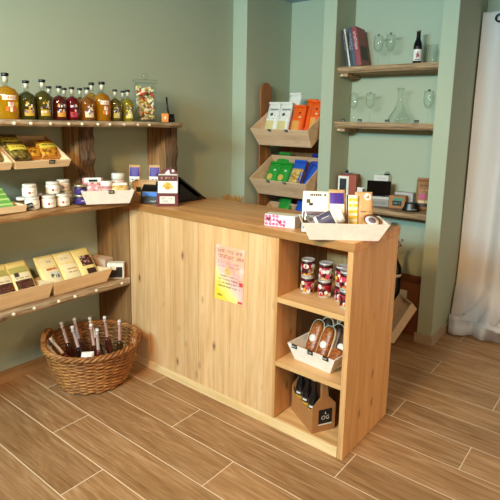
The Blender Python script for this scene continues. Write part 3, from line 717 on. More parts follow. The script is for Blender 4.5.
o = jar('white jar with dark label lying tilted in the counter crate', 0, 0, 0, 0.038, 0.125, jw, white, flat('4a4560'), [(0, 0.40, 30, 0.14, 'e8e4e0'), (0, 0.2, 60, 0.03, 'b9b4c0')]); place(o, (-0.118, -0.025, 0.055), (R(-15), R(62), R(-18)), MX)
pouch('kraft_pack', 'kraft pack with purple label standing in the counter crate', 'pack', 0.078, 0.20, 0.045, kraft_l, [(-0.42, 0.66, 0.42, 0.92, purp), (-0.42, 0.46, 0.42, 0.66, white), ('c', 0.0, 0.33, 0.026, flat('5a4632')), ('c', 0.0, 0.33, 0.016, flat('a89a8a')), ('s', -0.12, 0.52, 0.24, 0.03, flat('5a8a4a'), 5)], None, (-0.018, 0.035, 0.010), (R(-14), 0, 0), MX)
carton('patterned_pack', 'narrow yellow and white chevron pack in the counter crate', 'pack', 0.05, 0.175, 0.035, flat('e9e2cf'), [(-0.5, 0, -0.36, 1, inkd)] + [(-0.3, 0.06 + k*0.155, 0.5, 0.06 + k*0.155 + 0.08, flat('e5c32c')) for k in range(6)] + [(-0.05, 0.06 + k*0.155, 0.12, 0.11 + k*0.155, white) for k in range(6)], None, (0.05, 0.032, 0.010), (R(-14), 0, 0), MX)
pouch('kraft_bag', 'plain kraft paper bag with a round white sticker in the counter crate', 'bag', 0.085, 0.19, 0.04, kraft_l, [('c', 0.2, 0.88, 0.017, white), ('c', 0.2, 0.88, 0.010, flat('b07a58')), ('s', -0.25, 0.50, 0.5, 0.03, flat('8a6238'), 7), ('s', -0.25, 0.35, 0.5, 0.02, flat('8a6238'), 8)], None, (0.110, 0.045, 0.010), (R(-12), 0, R(3)), MX)
t = thing('round_tin', 'round gold tin with white lid leaning at the right of the counter crate', 'tin', (0, 0, 0))
MB().use(flat('c9a04a', 0.3, metal=0.4)).lathe([(0, 0), (0.042, 0), (0.044, 0.004), (0.044, 0.028), (0, 0.028)], 26).build('tin', t)
mb = MB().use(flat('8a3a44')).lathe([(0, 0.0295), (0.038, 0.0295), (0.038, 0.028)], 26); mb.use(white).lathe([(0, 0.0302), (0.031, 0.0302), (0.031, 0.029)], 26); mb.use(flat('7a6a7a')).lathe([(0, 0.0306), (0.018, 0.0306), (0.018, 0.030)], 20); mb.use(flat('d0303a')); mb.face([mb.V(q) for q in ((0.0, -.038, .0312), (.026, -.030, .0312), (.026, -.020, .0312), (0.0, -.026, .0312))]); mb.build('lid', t)
place(t, (0.125, -0.015, 0.058), (R(32), R(8), 0), MX)

# ------------------------------------------------------------------ cans on the counter's upper shelf
def can(label, x, y, z, hue, rz):
    root = thing('fruit_can', label, 'can', (0, 0, 0), 'berry printed cans')
    r, h = 0.0335, 0.088
    MB().use(flat('c9c4c2', 0.3, metal=0.35)).lathe([(0, 0.002), (r*0.93, 0), (r, 0.003), (r, 0.006), (r*0.98, 0.008), (r*0.98, h-0.008), (r, h-0.006), (r, h-0.002), (r*0.95, h), (r*0.90, h-0.004), (0, h-0.004)], 26).build('tin', root)
    mb = MB().use(berry).lathe([(r*0.99, 0.009), (r*0.995, 0.010), (r*0.995, h-0.024), (r*0.99, h-0.023)], 26)
    mb.use(flat('3d1016', 0.3)).lathe([(r*0.992, h-0.024), (r*0.997, h-0.024), (r*0.997, h-0.009), (r*0.99, h-0.009)], 26)
    mb.use(flat(hue)); rnd = random.Random(int(x*1000 + z*100))
    for k in range(12):
        a = R(-90 + (rnd.random()-0.5)*150); zc = 0.018 + rnd.random()*0.040; rr = 0.0075 + rnd.random()*0.005
        mb.use(flat([hue, 'e9e0d6', 'a3122a', 'c93a58', 'e9e0d6'][k % 5]))
        u = Vector((-math.sin(a), math.cos(a), 0)); c = Vector((math.cos(a), math.sin(a), 0))*(r + 0.0009) + Vector((0, 0, zc))
        mb.face([mb.V(c + u*rr*math.cos(q*0.628) + Vector((0, 0, rr*math.sin(q*0.628)))) for q in range(10)])
    mb.use(flat('c4163c')); a0 = 0
    mb.lathe([(r*0.998, h-0.030), (r*1.001, h-0.030), (r*1.001, h-0.024), (r*0.998, h-0.024)], 26)
    mb.build('label', root, recalc=False); place(root, (x, y, z), (0, 0, R(rz)))
ZS = 0.7035
for lab, x, y, z, hue in (
    ('lower can of the leftmost can stack, printed with orange fruit', -1.288, 2.070, ZS, 'd9902c'), ('upper can of the leftmost can stack', -1.288, 2.070, ZS+0.0885, 'b0b06a'),
    ('lower can of the middle can stack', -1.190, 2.075, ZS, 'b01a38'), ('upper can of the middle can stack', -1.188, 2.075, ZS+0.0885, 'd9c2c4'),
    ('lower can of the stack right of the middle, touching the end panel stack', -1.095, 2.075, ZS, 'c98aa0'), ('upper can of the stack right of the middle, with an orange spot', -1.095, 2.075, ZS+0.0885, 'e0a02c'),
    ('lower can of the rightmost stack, partly hidden by the end panel', -1.038, 2.015, ZS, 'c9a0b0'), ('upper can of the rightmost stack, partly hidden by the end panel', -1.038, 2.015, ZS+0.0885, 'd03050')):
    can(lab, x, y, z, hue, 28)

# ------------------------------------------------------------------ cake crate
_, MK = crate('cream crate of loaf cakes on the middle tier of the counter', 0.285, 0.215, 0.225, 0.185, 0.085, cream, (-1.183, 2.075, 0.368), (0, 0, R(-4)), tags=(-0.34, 0.0, 0.32))
cake_m = speckle('cake_crust', '7a3f16', ['a85c24', 'b96d30', '8a481c', '74381a'], 140, 0.7)
cake_d = speckle('chocolate_crust', '2e1a10', ['3d2416', '4e2f1c', '2a170d', '5c3a22'], 140, 0.7)
case_m = flat('e9d0ae', 0.6)
def loaf(label, x, y, z, mat, lean, sticker=True, rz=0, L=0.19, dark=False):
    root = thing('loaf_cake', label, 'cake', (0, 0, 0), 'loaf cakes in the cream crate')
    def sec(wd, a, b, y0, y1):                                      # long rounded bar standing on its end
        pts = []
        for k in range(28):
            t_ = 2*math.pi*k/28; c, s_ = math.cos(t_), math.sin(t_)
            px = wd*(abs(c)**0.75)*(1 if c >= 0 else -1); pz = (a+b)/2 + (b-a)/2*(abs(s_)**0.55)*(1 if s_ >= 0 else -1)
            pts.append((px, pz))
        return pts
    mb = MB().use(case_m); ps = sec(0.039, 0, L, 0, 0)
    mb.prism([(p*0.9, 0.022, q) for p, q in ps], (0, 0.001, 0))
    a = [mb.V((p, -0.004, q)) for p, q in ps]; b = [mb.V((p*0.9, 0.022, 0.006 + q*0.94)) for p, q in ps]; c = [mb.V((p*0.95, -0.004, 0.003 + q*0.97)) for p, q in ps]
    for i in range(28):
        j = (i+1) % 28; mb.face([a[i], a[j], b[j], b[i]], True); mb.face([c[i], c[j], a[j], a[i]])
    mb.build('paper_case', root)
    mb = MB().use(mat); rows = []
    for s_, yy in ((0.88, 0.015), (0.88, -0.003), (0.80, -0.012), (0.58, -0.018), (0.25, -0.021)):
        rows.append([mb.V((p*s_, yy + mnoise.noise((p*60, q*60, x*99))*0.0015, L/2 + (q-L/2)*(1 - (1-s_)*0.5))) for p, q in ps])
    for A_, B_ in zip(rows, rows[1:]):
        for i in range(28): mb.face([A_[i], A_[(i+1) % 28], B_[(i+1) % 28], B_[i]], True)
    mb.face(rows[-1], True); mb.face(rows[0][::-1]); mb.build('cake', root)
    if sticker:
        mb = MB().use(white).lathe([(0, 0.0015), (0.0185, 0.0015), (0.0185, 0)], 22); mb.use(flat('a9adb8')); strokes(mb, (-0.010, 0.002, 0.0017), (1, 0, 0), (0, 1, 0), 0.02, 0.004, 3, 2)
        mb.xf(Matrix.Translation((0, -0.0205, L*0.47)) @ Matrix.Rotation(R(90), 4, 'X')).build('round_sticker', root)
    place(root, (x, y, z), (R(lean), 0, R(rz)), MK)
loaf('brown loaf cake with round white sticker at the front left of the cake crate', -0.055, -0.045, 0.020, cake_m, -30)
loaf('brown loaf cake with round white sticker in the front middle of the cake crate', 0.018, -0.058, 0.012, cake_m, -30, rz=-2)
loaf('reddish brown cake lying low at the front right of the cake crate', 0.088, -0.052, 0.012, cake_m, -42, False, L=0.10)
loaf('dark cake with round white sticker at the right end of the cake crate', 0.092, -0.008, 0.012, cake_d, -30, True, L=0.175)
loaf('dark chocolate loaf cake behind the front middle cake', 0.040, -0.006, 0.012, cake_d, -30, False)
loaf('loaf cake right behind the front left sticker cake', -0.030, 0.005, 0.012, cake_d, -26, False, L=0.20)
loaf('back row loaf cake at the left of the cake crate', -0.030, 0.052, 0.012, cake_m, -22, False, L=0.205)
loaf('back row chocolate loaf cake at the right of the cake crate', 0.055, 0.048, 0.012, cake_d, -22, False, L=0.20)

# ------------------------------------------------------------------ six-pack carrier
MQ = Matrix.Translation((-1.208, 2.040, 0.0505)) @ Matrix.Rotation(R(60.0), 4, 'Z')
# local frame: end panel with the logo faces -Y, length runs +Y
t = thing('bottle_carrier', 'kraft cardboard six-pack carrier with a black logo square, bottom tier of the counter', 'carrier', (0, 0, 0))
cb_m = flat('a9713f', 0.75); wx, ly = 0.064, 0.115
def gable(y, m):
    return MB().use(m).prism([(-wx, y, 0), (wx, y, 0), (wx, y, 0.14), (0.022, y, 0.185), (0.014, y, 0.25), (-0.014, y, 0.25), (-0.022, y, 0.185), (-wx, y, 0.14)], (0, 0.003, 0))
gable(-ly, cb_m).build('end_panel', t); gable(ly-0.003, cb_m).build('end_panel', t)
for sx_ in (-1, 1):
    x0, x1 = (-wx, -wx+0.003) if sx_ < 0 else (wx-0.003, wx)
    MB().use(cb_m).prism([(x0, -ly+0.003, 0), (x0, ly-0.003, 0), (x0, ly-0.003, 0.14), (x0, ly-0.03, 0.105), (x0, -ly+0.03, 0.105), (x0, -ly+0.003, 0.14)], (0.003, 0, 0)).build('side_panel', t)
MB().use(cb_m).box(-0.0015, 0.0015, -ly+0.003, ly-0.003, 0.003, 0.25).build('handle_panel', t)
MB().use(cb_m).box(-wx+0.003, wx-0.003, -ly+0.003, ly-0.003, 0, 0.003).build('bottom_panel', t)
mb = MB().use(flat('121116')); y = -ly-0.0007; q = [(-0.030, 0.035), (0.046, 0.035), (0.046, 0.118), (-0.030, 0.118)]; mb.face([mb.V((a, y, b)) for a, b in q])
mb.use(scrib).text('OG', (0.008, y-0.0006, 0.064), (1, 0, 0), (0, 0, 1), 0.021); mb.face([mb.V((a, y-0.0006, b)) for a, b in ((-0.030, 0.035), (0.046, 0.035), (0.046, 0.042), (-0.030, 0.042))])
mb.face([mb.V((0.008 + a, y-0.0006, 0.092 + b)) for a, b in ((-.004, 0), (.004, 0), (0, .014))]); mb.build('logo_print', t, recalc=False)
place(t, (0, 0, 0), (0, 0, 0), MQ)
dglass = flat('0f0d0f', 0.08); labels6 = {(-1, -1): 'front left bottle in the six-pack carrier, nearest the logo panel', (-1, 0): 'middle bottle on the left side of the six-pack carrier', (-1, 1): 'far left bottle in the six-pack carrier, with a yellow label',
           (1, -1): 'right bottle in the six-pack carrier just behind the logo panel', (1, 0): 'middle bottle on the right side of the six-pack carrier', (1, 1): 'far right bottle in the six-pack carrier'}
beer0 = None
def beer(label, grp):
    root = thing('beer_bottle', label, 'bottle', (0, 0, 0), grp)
    MB().use(dglass).lathe([(0, 0), (0.028, 0), (0.0295, 0.004), (0.0295, 0.125), (0.026, 0.145), (0.0155, 0.172), (0.0135, 0.215), (0.015, 0.217), (0.015, 0.222), (0, 0.222)], 20).build('body', root)
    MB().use(flat('b9b4a8', 0.3, metal=0.7)).lathe([(0, 0.2225), (0.0155, 0.2225), (0.0155, 0.228), (0.012, 0.231), (0, 0.231)], 16).build('cap', root)
    mb = MB(); 
    for c, z0, z1, o in (('d9a22c', 0.03, 0.095, 0), ('2a2228', 0.095, 0.12, 0.0), ('d9d4cc', 0.104, 0.113, 0.0004), ('e9c9a0', 0.045, 0.075, 0.0004)):
        mb.use(flat(c)); rr = 0.0300 + o; g = [[mb.V((rr*math.cos(R(-90+a)), rr*math.sin(R(-90+a)), z)) for z in (z0, z1)] for a in range(-60 if not o else -25, 61 if not o else 26, 12)]
        for A_, B_ in zip(g, g[1:]): mb.face([A_[0], B_[0], B_[1], A_[1]], True)
    mb.build('label', root, recalc=False); return root
for (a, b_), lab in labels6.items():
    if beer0 is None: o = beer0 = beer(lab, 'bottles in the six-pack carrier')
    else: o = copy_tree(beer0); o['label'] = lab
    place(o, (a*0.0315, b_*0.070, 0.0035), (0, 0, R(-60 if a < 0 else 20)), MQ); o.scale = (1, 1, 1.13)
o = copy_tree(beer0); o['label'] = 'dark bottle standing behind the six-pack carrier in the shadowy corner'; place(o, (-1.045, 2.30, 0.0505)); o['group'] = 'loose bottle behind the carrier'
o.scale = (1.15, 1.15, 1.25)

# ------------------------------------------------------------------ wicker basket with bottles
BX, BY = -2.487, 1.612
bk = thing('wicker_basket', 'round brown wicker basket of small bottles on the floor beside the counter', 'basket', (BX, BY, 0))
H = 0.245
def brad(z): return 0.185 + 0.075*(z/H)**0.8
EX, EY = 1.0, 1.0
mb = MB().use(WICK); NS = 30; rows_ = 21
for i in range(rows_):
    z = 0.014 + i*(H-0.03)/(rows_-1); ph = (i % 2)*math.pi
    path = []
    for k in range(NS*4):
        a = 2*math.pi*k/(NS*4); r = brad(z) + 0.0055*math.cos(a*NS/2*1.0 + ph)
        path.append((BX + r*EX*math.cos(a), BY + r*EY*math.sin(a), z + 0.0015*math.sin(a*7+i)))
    mb.tube(path, 0.0062, 6, loop=True)
for k in range(NS):
    a = 2*math.pi*(k+0.5)/NS*1.0; mb.tube([(BX + brad(z)*EX*math.cos(a), BY + brad(z)*EY*math.sin(a), z) for z in [0.004 + H*q/6 for q in range(7)]], 0.005, 6)
mb.build('woven_body', bk)
mb = MB().use(WICK)
for s_ in range(3):
    path = []
    for k in range(150):
        a = 2*math.pi*k/150; b = a*16 + s_*2.094; r = brad(H) + 0.004 + 0.011*math.cos(b)
        path.append((BX + r*math.cos(a), BY + r*math.sin(a), H + 0.004 + 0.010*math.sin(b)))
    mb.tube(path, 0.0085, 6, loop=True)
mb.build('braided_rim', bk)
MB().use(WICK).lathe([(0, 0.006), (0.185, 0.006), (0.187, 0.012), (0, 0.014)], 40, (BX, BY, 0)).build('bottom', bk)
for ang in (-142, 38):
    a = R(ang); c = Vector((math.cos(a), math.sin(a), 0)); tg = Vector((-c.y, c.x, 0)); mb = MB().use(WICK)
    for off in (-0.006, 0.006):
        mb.tube([Vector((BX, BY, H)) + c*(brad(H) + 0.004 + off) + tg*(0.062*math.cos(q)) + Vector((0, 0, 0.055*math.sin(q)**0.8)) for q in [math.pi*k/12 for k in range(13)]], 0.010, 8)
    mb.build('handle', bk)
liqs = ['5a2a1c', '8a4a4a', '6b3324', '3a2018', '7a5230', '944a3c', '5e4420']
sw_m = flat('d3ccc6', 0.15); wire = flat('8d8a86', 0.3, metal=0.9)
def swing(label, x, y, lean, az, liq, h=0.25):
    root = thing('mini_bottle', label, 'bottle', (0, 0, 0), 'small swing-top bottles in the basket')
    MB().use(liquid(liq)).lathe([(0, 0), (0.019, 0), (0.021, 0.004), (0.021, h*0.46), (0.017, h*0.54), (0.010, h*0.60), (0, h*0.60)], 16).build('body', root)
    MB().use(flat(['c9a49c', 'd3c4b6', 'c2a8a4'][len(label) % 3], 0.12)).lathe([(0.0095, h*0.59), (0.0090, h*0.88), (0.0115, h*0.89), (0.0115, h*0.92), (0, h*0.92)], 14).build('neck', root)
    MB().use(sw_m).lathe([(0, h*0.922), (0.009, h*0.922), (0.011, h*0.95), (0.009, h*0.985), (0, h*0.99)], 12).build('stopper', root)
    MB().use(wire).tube([(0.0125*math.cos(q), 0.016 + 0.018*math.sin(q), h*0.93 + 0.02*math.cos(q*0.5)) for q in [6.283*k/12 for k in range(12)]], 0.0014, 5, loop=True).build('wire_clip', root)
    mb = MB().use(flat('e3d9d0')); g = [[mb.V((0.0216*math.cos(R(-90+a)), 0.0216*math.sin(R(-90+a)), z)) for z in (h*0.12, h*0.36)] for a in range(-60, 61, 15)]
    for A_, B_ in zip(g, g[1:]): mb.face([A_[0], B_[0], B_[1], A_[1]], True)
    mb.build('label', root, recalc=False)
    M = Matrix.Translation((BX + x, BY + y, 0.018)) @ Matrix.Rotation(R(az), 4, 'Z') @ Matrix.Rotation(R(lean), 4, 'X')
    place(root, (0, 0, 0), (0, 0, 0), M)
for lab, a, b, lean, q, h in (       # a: to the right across the basket, b: away from the room's front
    ('tilted pink-necked bottle by the left handle, topmost of the leaning pair', -0.060, -0.02, 36, 1, 0.31),
    ('tilted bottle low against the left front rim of the basket', -0.045, -0.080, 40, 1, 0.30),
    ('wire-clip bottle third from the left in the basket', -0.105, 0.02, 14, 0, 0.345),
    ('bottle with pale pink stopper in the left centre of the basket', -0.070, 0.075, 10, 1, 0.345),
    ('tall clear-necked bottle in front of the pink-stoppered one', -0.020, -0.035, 14, 3, 0.345),
    ('back bottle with cream neck in the centre of the basket', 0.035, 0.105, 14, 4, 0.345),
    ('front bottle with pale neck right of the basket centre', 0.037, -0.015, 6, 2, 0.345),
    ('back bottle with wire clip right of the basket centre', 0.080, 0.105, 6, 5, 0.345),
    ('upright bottle with red base in the right centre of the basket', 0.065, -0.065, 2, 5, 0.335),
    ('single bottle standing apart at the right side of the basket', 0.145, 0.070, 0, 6, 0.335)):
    swing(lab, 0.79*a - 0.60*b, 0.61*a + 0.78*b, lean, -52, liqs[q], h)
pouch('paper_bundle', 'crumpled white paper tucked at the front of the wicker basket', 'paper', 0.07, 0.07, 0.05, white, (), None, (BX + 0.10, BY - 0.10, 0.165), (R(-35), 0, R(50)))

# ------------------------------------------------------------------ crates on the low shelf
ybag = flat('efdc94', 0.45); ybag2 = flat('e6cf7c', 0.45); Z3 = 0.562
_, M1 = crate('left pale crate of tea bags on the low shelf, cut by the photo edge', 0.40, 0.37, 0.235, 0.17, 0.092, crate_w, (-2.625, 1.205, Z3), (0, 0, R(90)), hb=0.06, group='pale crates on the low shelf')
_, M2 = crate('pale crate of yellow bags in the middle of the low shelf', 0.385, 0.34, 0.235, 0.17, 0.085, crate_w, (-2.625, 1.594, Z3), (0, 0, R(90)), hb=0.06, group='pale crates on the low shelf')
def tea_bag(label, x, M, y=-0.01, rz=0):
    pouch('tea_pouch', label, 'bag', 0.125, 0.215, 0.045, ybag, [(-0.36, 0.06, 0.40, 0.42, tea), (-0.40, 0.42, 0.40, 0.62, flat('efe9c8')), (-0.42, 0.64, 0.36, 0.82, flat('b9b96a')), (-0.30, 0.52, -0.1, 0.64, flat('4a3a3a'), 0.0016), ('s', -0.3, 0.46, 0.6, 0.03, flat('8a7a4a'), 3)], 'tea pouches with dark windows', (x, y, 0.012), (R(-40), 0, R(rz)), M)
tea_bag('tea pouch with dark window at the right of the left low crate', 0.105, M1)
tea_bag('tea pouch second from the right in the left low crate', -0.005, M1)
tea_bag('tea pouch furthest left in the left low crate', -0.115, M1)
def ybagf(label, x, pr_, y=-0.01, col=ybag):
    pouch('yellow_pouch', label, 'bag', 0.125, 0.215, 0.045, col, pr_, 'yellow pouches in the low crate', (x, y, 0.012), (R(-40), 0, R(0)), M2)
ybagf('yellow pouch with an orange mark at the left of the middle low crate', -0.115, [(-0.34, 0.0, 0.40, 0.92, flat('f1e6b8')), ('s', -0.1, 0.76, 0.3, 0.03, flat('8a7a5a'), 2), (-0.2, 0.50, 0.3, 0.56, flat('c4682c'), 0.0016), (-0.1, 0.24, 0.36, 0.44, flat('d2d8d0'), 0.0016), ('c', -0.02, 0.33, 0.012, flat('5a6a52')), ('c', 0.2, 0.30, 0.012, flat('5a6a52'))])
ybagf('yellow pouch with plain pale front in the centre of the middle low crate', 0.0, [(-0.34, 0.0, 0.40, 0.92, flat('f4e9c0')), ('s', -0.2, 0.76, 0.4, 0.03, flat('8a7a5a'), 4), (-0.15, 0.40, 0.3, 0.43, flat('c08a3c'), 0.0016), ('s', -0.2, 0.30, 0.5, 0.03, flat('7a6a4a'), 6)])
ybagf('yellow pouch with dark red windows at the right of the middle low crate', 0.115, [(-0.25, 0.40, 0.36, 0.74, speckle('dried_fruit', '3a1414', ['5a1c1c', 'e0d0c4', '7a2a2a', '2c1010'], 70, 0.6)), (-0.15, 0.10, 0.36, 0.30, flat('3c1a16'))])
carton('tea_box', 'pale pink box at the back right end of the low shelf', 'box', 0.14, 0.095, 0.075, flat('e2c6b0'), (), None, (-2.74, 1.865, Z3), (0, 0, R(12)))
bean = speckle('dark_beans', '17120f', ['2b221c', '3a2e24', '120d0a'], 120, 0.6)
carton('bean_box', 'white box with a window of dark beans at the right end of the low shelf', 'box', 0.10, 0.098, 0.05, flat('e6dfd2'), [(-0.44, 0.05, 0.44, 0.55, bean), (0.05, 0.55, 0.44, 0.75, bean), ('s', -0.35, 0.72, 0.3, 0.06, flat('6a7a5a'), 2)], None, (-2.565, 1.852, Z3), (0, 0, R(42)))

# ------------------------------------------------------------------ display rack in the left niche
rk = thing('display_rack', 'brown wooden rack with rounded side boards in the left niche', 'rack', (-2.38, 3.50, 0))
for x, y0 in ((-2.667, 3.40), (-2.098, 3.66)):
    pts = [(x, y0, 0), (x, y0+0.15, 0)] + [(x, y0 + 0.075 + 0.075*math.cos(R(a)), 1.80 + 0.075*math.sin(R(a))) for a in range(0, 181, 18)]
    MB().use(rack_w).prism(pts, (0.020, 0, 0)).build('side_board', rk, 0.002)
for z in (1.30, 0.89, 0.48):
    MB().use(rack_w).box(-2.646, -2.099, 3.70, 3.715, z-0.12, z+0.22).build('crossbar', rk)
RC = []
for k, (z, lab) in enumerate(((1.452, 'upper tilted crate of white and orange bags on the niche rack'), (1.040, 'lower tilted crate of green and blue bags on the niche rack'), (0.628, 'bottom tilted crate of the niche rack, mostly hidden by the counter'))):
    _, M = crate(lab, 0.562, 0.520, 0.36, 0.345, 0.165, crate_pink, (-2.357, 3.491, z), (R(34), 0, 0), tags=(-0.15, 0.14), group='tilted crates on the niche rack', hb=0.15); RC.append(M)
def rbag(label, k, x, y, h, body, prints, w_=0.122, lean=-50, rz=0, z=0.01, grp=None, d=0.06):
    pouch('coffee_bag', label, 'bag', w_, h, d, body, prints, grp, (x, y, z), (R(lean), 0, R(rz)), RC[k], fold=True)
wb = flat('ecebe6', 0.4); ob = flat('f0601c', 0.35); gb = flat('2a9a38', 0.35); bb = flat('2c60d0', 0.35)
wp = [(-0.34, 0.27, 0.32, 0.50, flat('d9c98e')), ('c', 0, 0.68, 0.015, flat('3c4450')), ('s', -0.38, 0.80, 0.76, 0.05, flat('4c5660'), 2), ('c', -0.3, 0.64, 0.004, inkd), ('c', 0.3, 0.64, 0.004, inkd), ('c', -0.2, 0.58, 0.004, inkd), ('c', 0.24, 0.56, 0.004, inkd)]
rbag('white bag at the left front of the upper niche crate', 0, -0.200, -0.105, 0.31, wb, wp, grp='white bags on the rack')
rbag('white bag right beside the leftmost white bag in the upper niche crate', 0, -0.078, -0.105, 0.31, wb, wp, grp='white bags on the rack')
rbag('white bag standing taller behind the two white bags', 0, -0.06, 0.01, 0.325, wb, (), grp='white bags on the rack')
op = [(-0.25, 0.28, 0.25, 0.56, flat('e8a04a')), ('c', 0.1, 0.80, 0.010, flat('7a2a14')), (0.1, 0.64, 0.3, 0.69, flat('f0d8c0'), 0.0016)]
rbag('orange bag in the middle of the upper niche crate, beside the white bags', 0, 0.062, -0.105, 0.285, ob, op, grp='orange bags on the rack')
rbag('orange bag behind the gap between the two front orange bags', 0, 0.130, -0.02, 0.285, ob, (), w_=0.10, grp='orange bags on the rack')
rbag('orange bag at the right front of the upper niche crate', 0, 0.205, -0.075, 0.305, ob, op, w_=0.095, grp='orange bags on the rack')
gp = [('c', -0.05, 0.42, 0.028, flat('d9b45a')), (0.05, 0.66, 0.25, 0.74, flat('c9e0c0'), 0.0016)]
rbag('green bag at the left front of the lower niche crate', 1, -0.185, -0.11, 0.24, gb, gp, lean=-62, grp='green bags on the rack')
rbag('green bag second from the left in the lower niche crate', 1, -0.072, -0.11, 0.24, gb, gp, lean=-62, grp='green bags on the rack')
rbag('green bag at the back left of the lower niche crate', 1, -0.165, -0.01, 0.26, gb, (), lean=-62, grp='green bags on the rack')
rbag('blue bag with a tan cookie window in the middle of the lower niche crate', 1, 0.055, -0.11, 0.27, bb, [(-0.47, 0.04, 0.47, 0.74, cookie)], w_=0.12, lean=-62, grp='blue bags on the rack')
rbag('blue bag at the right front of the lower niche crate, tipped sideways', 1, 0.190, -0.09, 0.24, bb, [(0.1, 0.5, 0.35, 0.72, flat('d9d4e4'))], lean=-62, rz=-14, grp='blue bags on the rack')
rbag('blue bag with pink spots at the back right of the lower niche crate', 1, 0.17, 0.0, 0.26, flat('2a3f9a', 0.35), [('c', 0.0, 0.8, 0.012, flat('c0408a')), ('c', 0.3, 0.75, 0.010, flat('a04a9a'))], lean=-62, grp='blue bags on the rack')
rbag('green bag in the bottom niche crate, just showing over the counter', 2, -0.12, 0.02, 0.27, gb, (), lean=-50, grp='green bags on the rack')
rbag('blue bag in the bottom niche crate, just showing over the counter', 2, 0.08, 0.02, 0.27, bb, [(0.0, 0.5, 0.03, 0.9, flat('9ab0e0'))], w_=0.16, lean=-50, grp='blue bags on the rack')

# straw broom head behind the counter
t = thing('straw_broom', 'straw broom head peeking up behind the counter by the left wall', 'broom', (-2.315, 2.66, -0.012))
mb = MB().use(flat('b98d4a', 0.7)); rnd = random.Random(3)
for k in range(140):
    a = -0.10 + 0.20*rnd.random(); b = (rnd.random()-0.5)*0.05
    mb.tube([(-2.315 + a*0.8*0.4, 2.66 + b, 0.80), (-2.315 + a*0.8*0.9, 2.66 + b*1.4, 0.97), (-2.315 + a*0.8*1.05 + (rnd.random()-0.5)*0.05, 2.66 + b*1.6, 1.012 + rnd.random()*0.018)], 0.0018, 4)
mb.build('bristles', t); MB().use(rack_w).tube([(-2.315, 2.66, 0), (-2.315, 2.66, 0.84)], 0.014, 10).build('handle', t)

# ------------------------------------------------------------------ right niche
NB = 3.708
def nshelf(z0, z1, front, seed, lab, btns):
    o = thing('niche_shelf', lab, 'shelf', (-1.57, NB, z0), 'planks across the right niche')
    s = plank('x', -1.9635, -1.1815, NB, front, z0, z1, seed, rough_x, 0.008, None, 40).build('board', o)
    for x in (-1.925,): MB().use(rough_x).box(x-0.035, x+0.035, front+0.03, NB, z0-0.026, z0-0.001).build('bracket', o)
    if btns: buttons(o, [(-1.935, front+0.026, z0-0.013)], 'y')
nshelf(1.926, 1.972, 3.46, 21.0, 'top rustic plank across the right niche, holding books and bottle', True)
nshelf(1.515, 1.562, 3.455, 25.0, 'middle rustic plank across the right niche, holding the decanter', True)
nshelf(0.890, 0.934, 3.43, 29.0, 'lowest rustic plank across the right niche, holding boxes', False)
MB().use(white)
t = thing('power_socket', 'small white socket under the lowest niche plank by the right pilaster', 'socket', (-1.183, 3.50, 0.84))
MB().use(white).box(-1.189, -1.1805, 3.47, 3.53, 0.80, 0.86).build('plate', t, 0.002)
ZT = 1.9735
def book(label, x, w_, h, d, cover, band=None, lean=5, titlec='d9c9c0'):
    root = thing('book', label, 'book', (0, 0, 0), 'books on the top niche plank')
    mb = MB().use(flat(cover, 0.4)).box(-w_/2, -w_/2+0.002, -d/2, d/2, 0, h).box(w_/2-0.002, w_/2, -d/2, d/2, 0, h).box(-w_/2+0.002, w_/2-0.002, -d/2, -d/2+0.002, 0, h)
    mb.build('cover', root, 0.0006)
    MB().use(flat('e4ddcf', 0.8)).box(-w_/2+0.0021, w_/2-0.0021, -d/2+0.0021, d/2-0.004, 0.003, h-0.003).build('pages', root)
    mb = MB().use(flat(titlec)); strokes(mb, (-w_*0.28, -d/2-0.0006, h*0.88), (0, 0, -1), (1, 0, 0), h*0.45, w_*0.5, int(x*1000))
    if band: mb.use(flat(band)); mb.face([mb.V(q) for q in ((w_/2+0.0006, -d*0.3, h*0.15), (w_/2+0.0006, d*0.35, h*0.15), (w_/2+0.0006, d*0.35, h*0.52), (w_/2+0.0006, -d*0.3, h*0.52))])
    mb.build('print', root, recalc=False)
    place(root, (x, 3.575, ZT+abs(w_/2*math.sin(R(lean)))), (0, R(-lean), R(6)))
book('thick red and black hardback, rightmost of the leaning books', -1.804, 0.040, 0.285, 0.185, '8e1526', '2a1a1c', 12)
book('dark blue-grey book just left of the red book', -1.842, 0.026, 0.285, 0.17, '3a3f58', None, 12, '9aa0b8')
book('thin black book between the grey book and the white-spined one', -1.867, 0.018, 0.280, 0.17, '1a1a24', None, 8)
book('slim white-spined book second from the left', -1.886, 0.012, 0.282, 0.165, 'dcd8d4', None, 12, '6a6a74')
book('dark navy book at the far left of the leaning books', -1.902, 0.016, 0.275, 0.165, '1e2238', None, 12, '8a90a8')
def wineglass(label, x, y, z, h=0.205, grp='wine glasses in the right niche'):
    root = thing('wine_glass', label, 'glass', (0, 0, 0), grp)
    r = 0.036
    MB().use(GLASS).lathe([(0.004, h*0.46), (0.018, h*0.49), (r*0.85, h*0.58), (r, h*0.68), (r*0.95, h*0.85), (r*0.86, h), (r*0.83, h), (r*0.92, h*0.85), (r*0.96, h*0.68), (r*0.80, h*0.60), (0.012, h*0.50), (0, h*0.49)], 24).build('bowl', root)
    MB().use(GLASS).lathe([(0, 0.004), (0.0045, 0.006), (0.0035, h*0.2), (0.0035, h*0.40), (0.0045, h*0.46), (0, h*0.462)], 12).build('stem', root)
    MB().use(GLASS).lathe([(0, 0), (0.034, 0), (0.034, 0.002), (0.008, 0.005), (0, 0.005)], 24).build('foot', root)
    MB().use(black).box(-0.009, 0.009, -0.030, -0.026, h-0.006, h+0.008).build('tag', root)
    place(root, (x, y, z), (0, 0, R(20))); return root
wineglass('left wine glass beside the books on the top niche plank', -1.685, 3.56, ZT, 0.218)
wineglass('right wine glass, second from the books on the top niche plank', -1.590, 3.56, ZT, 0.22)
ZM = 1.5635
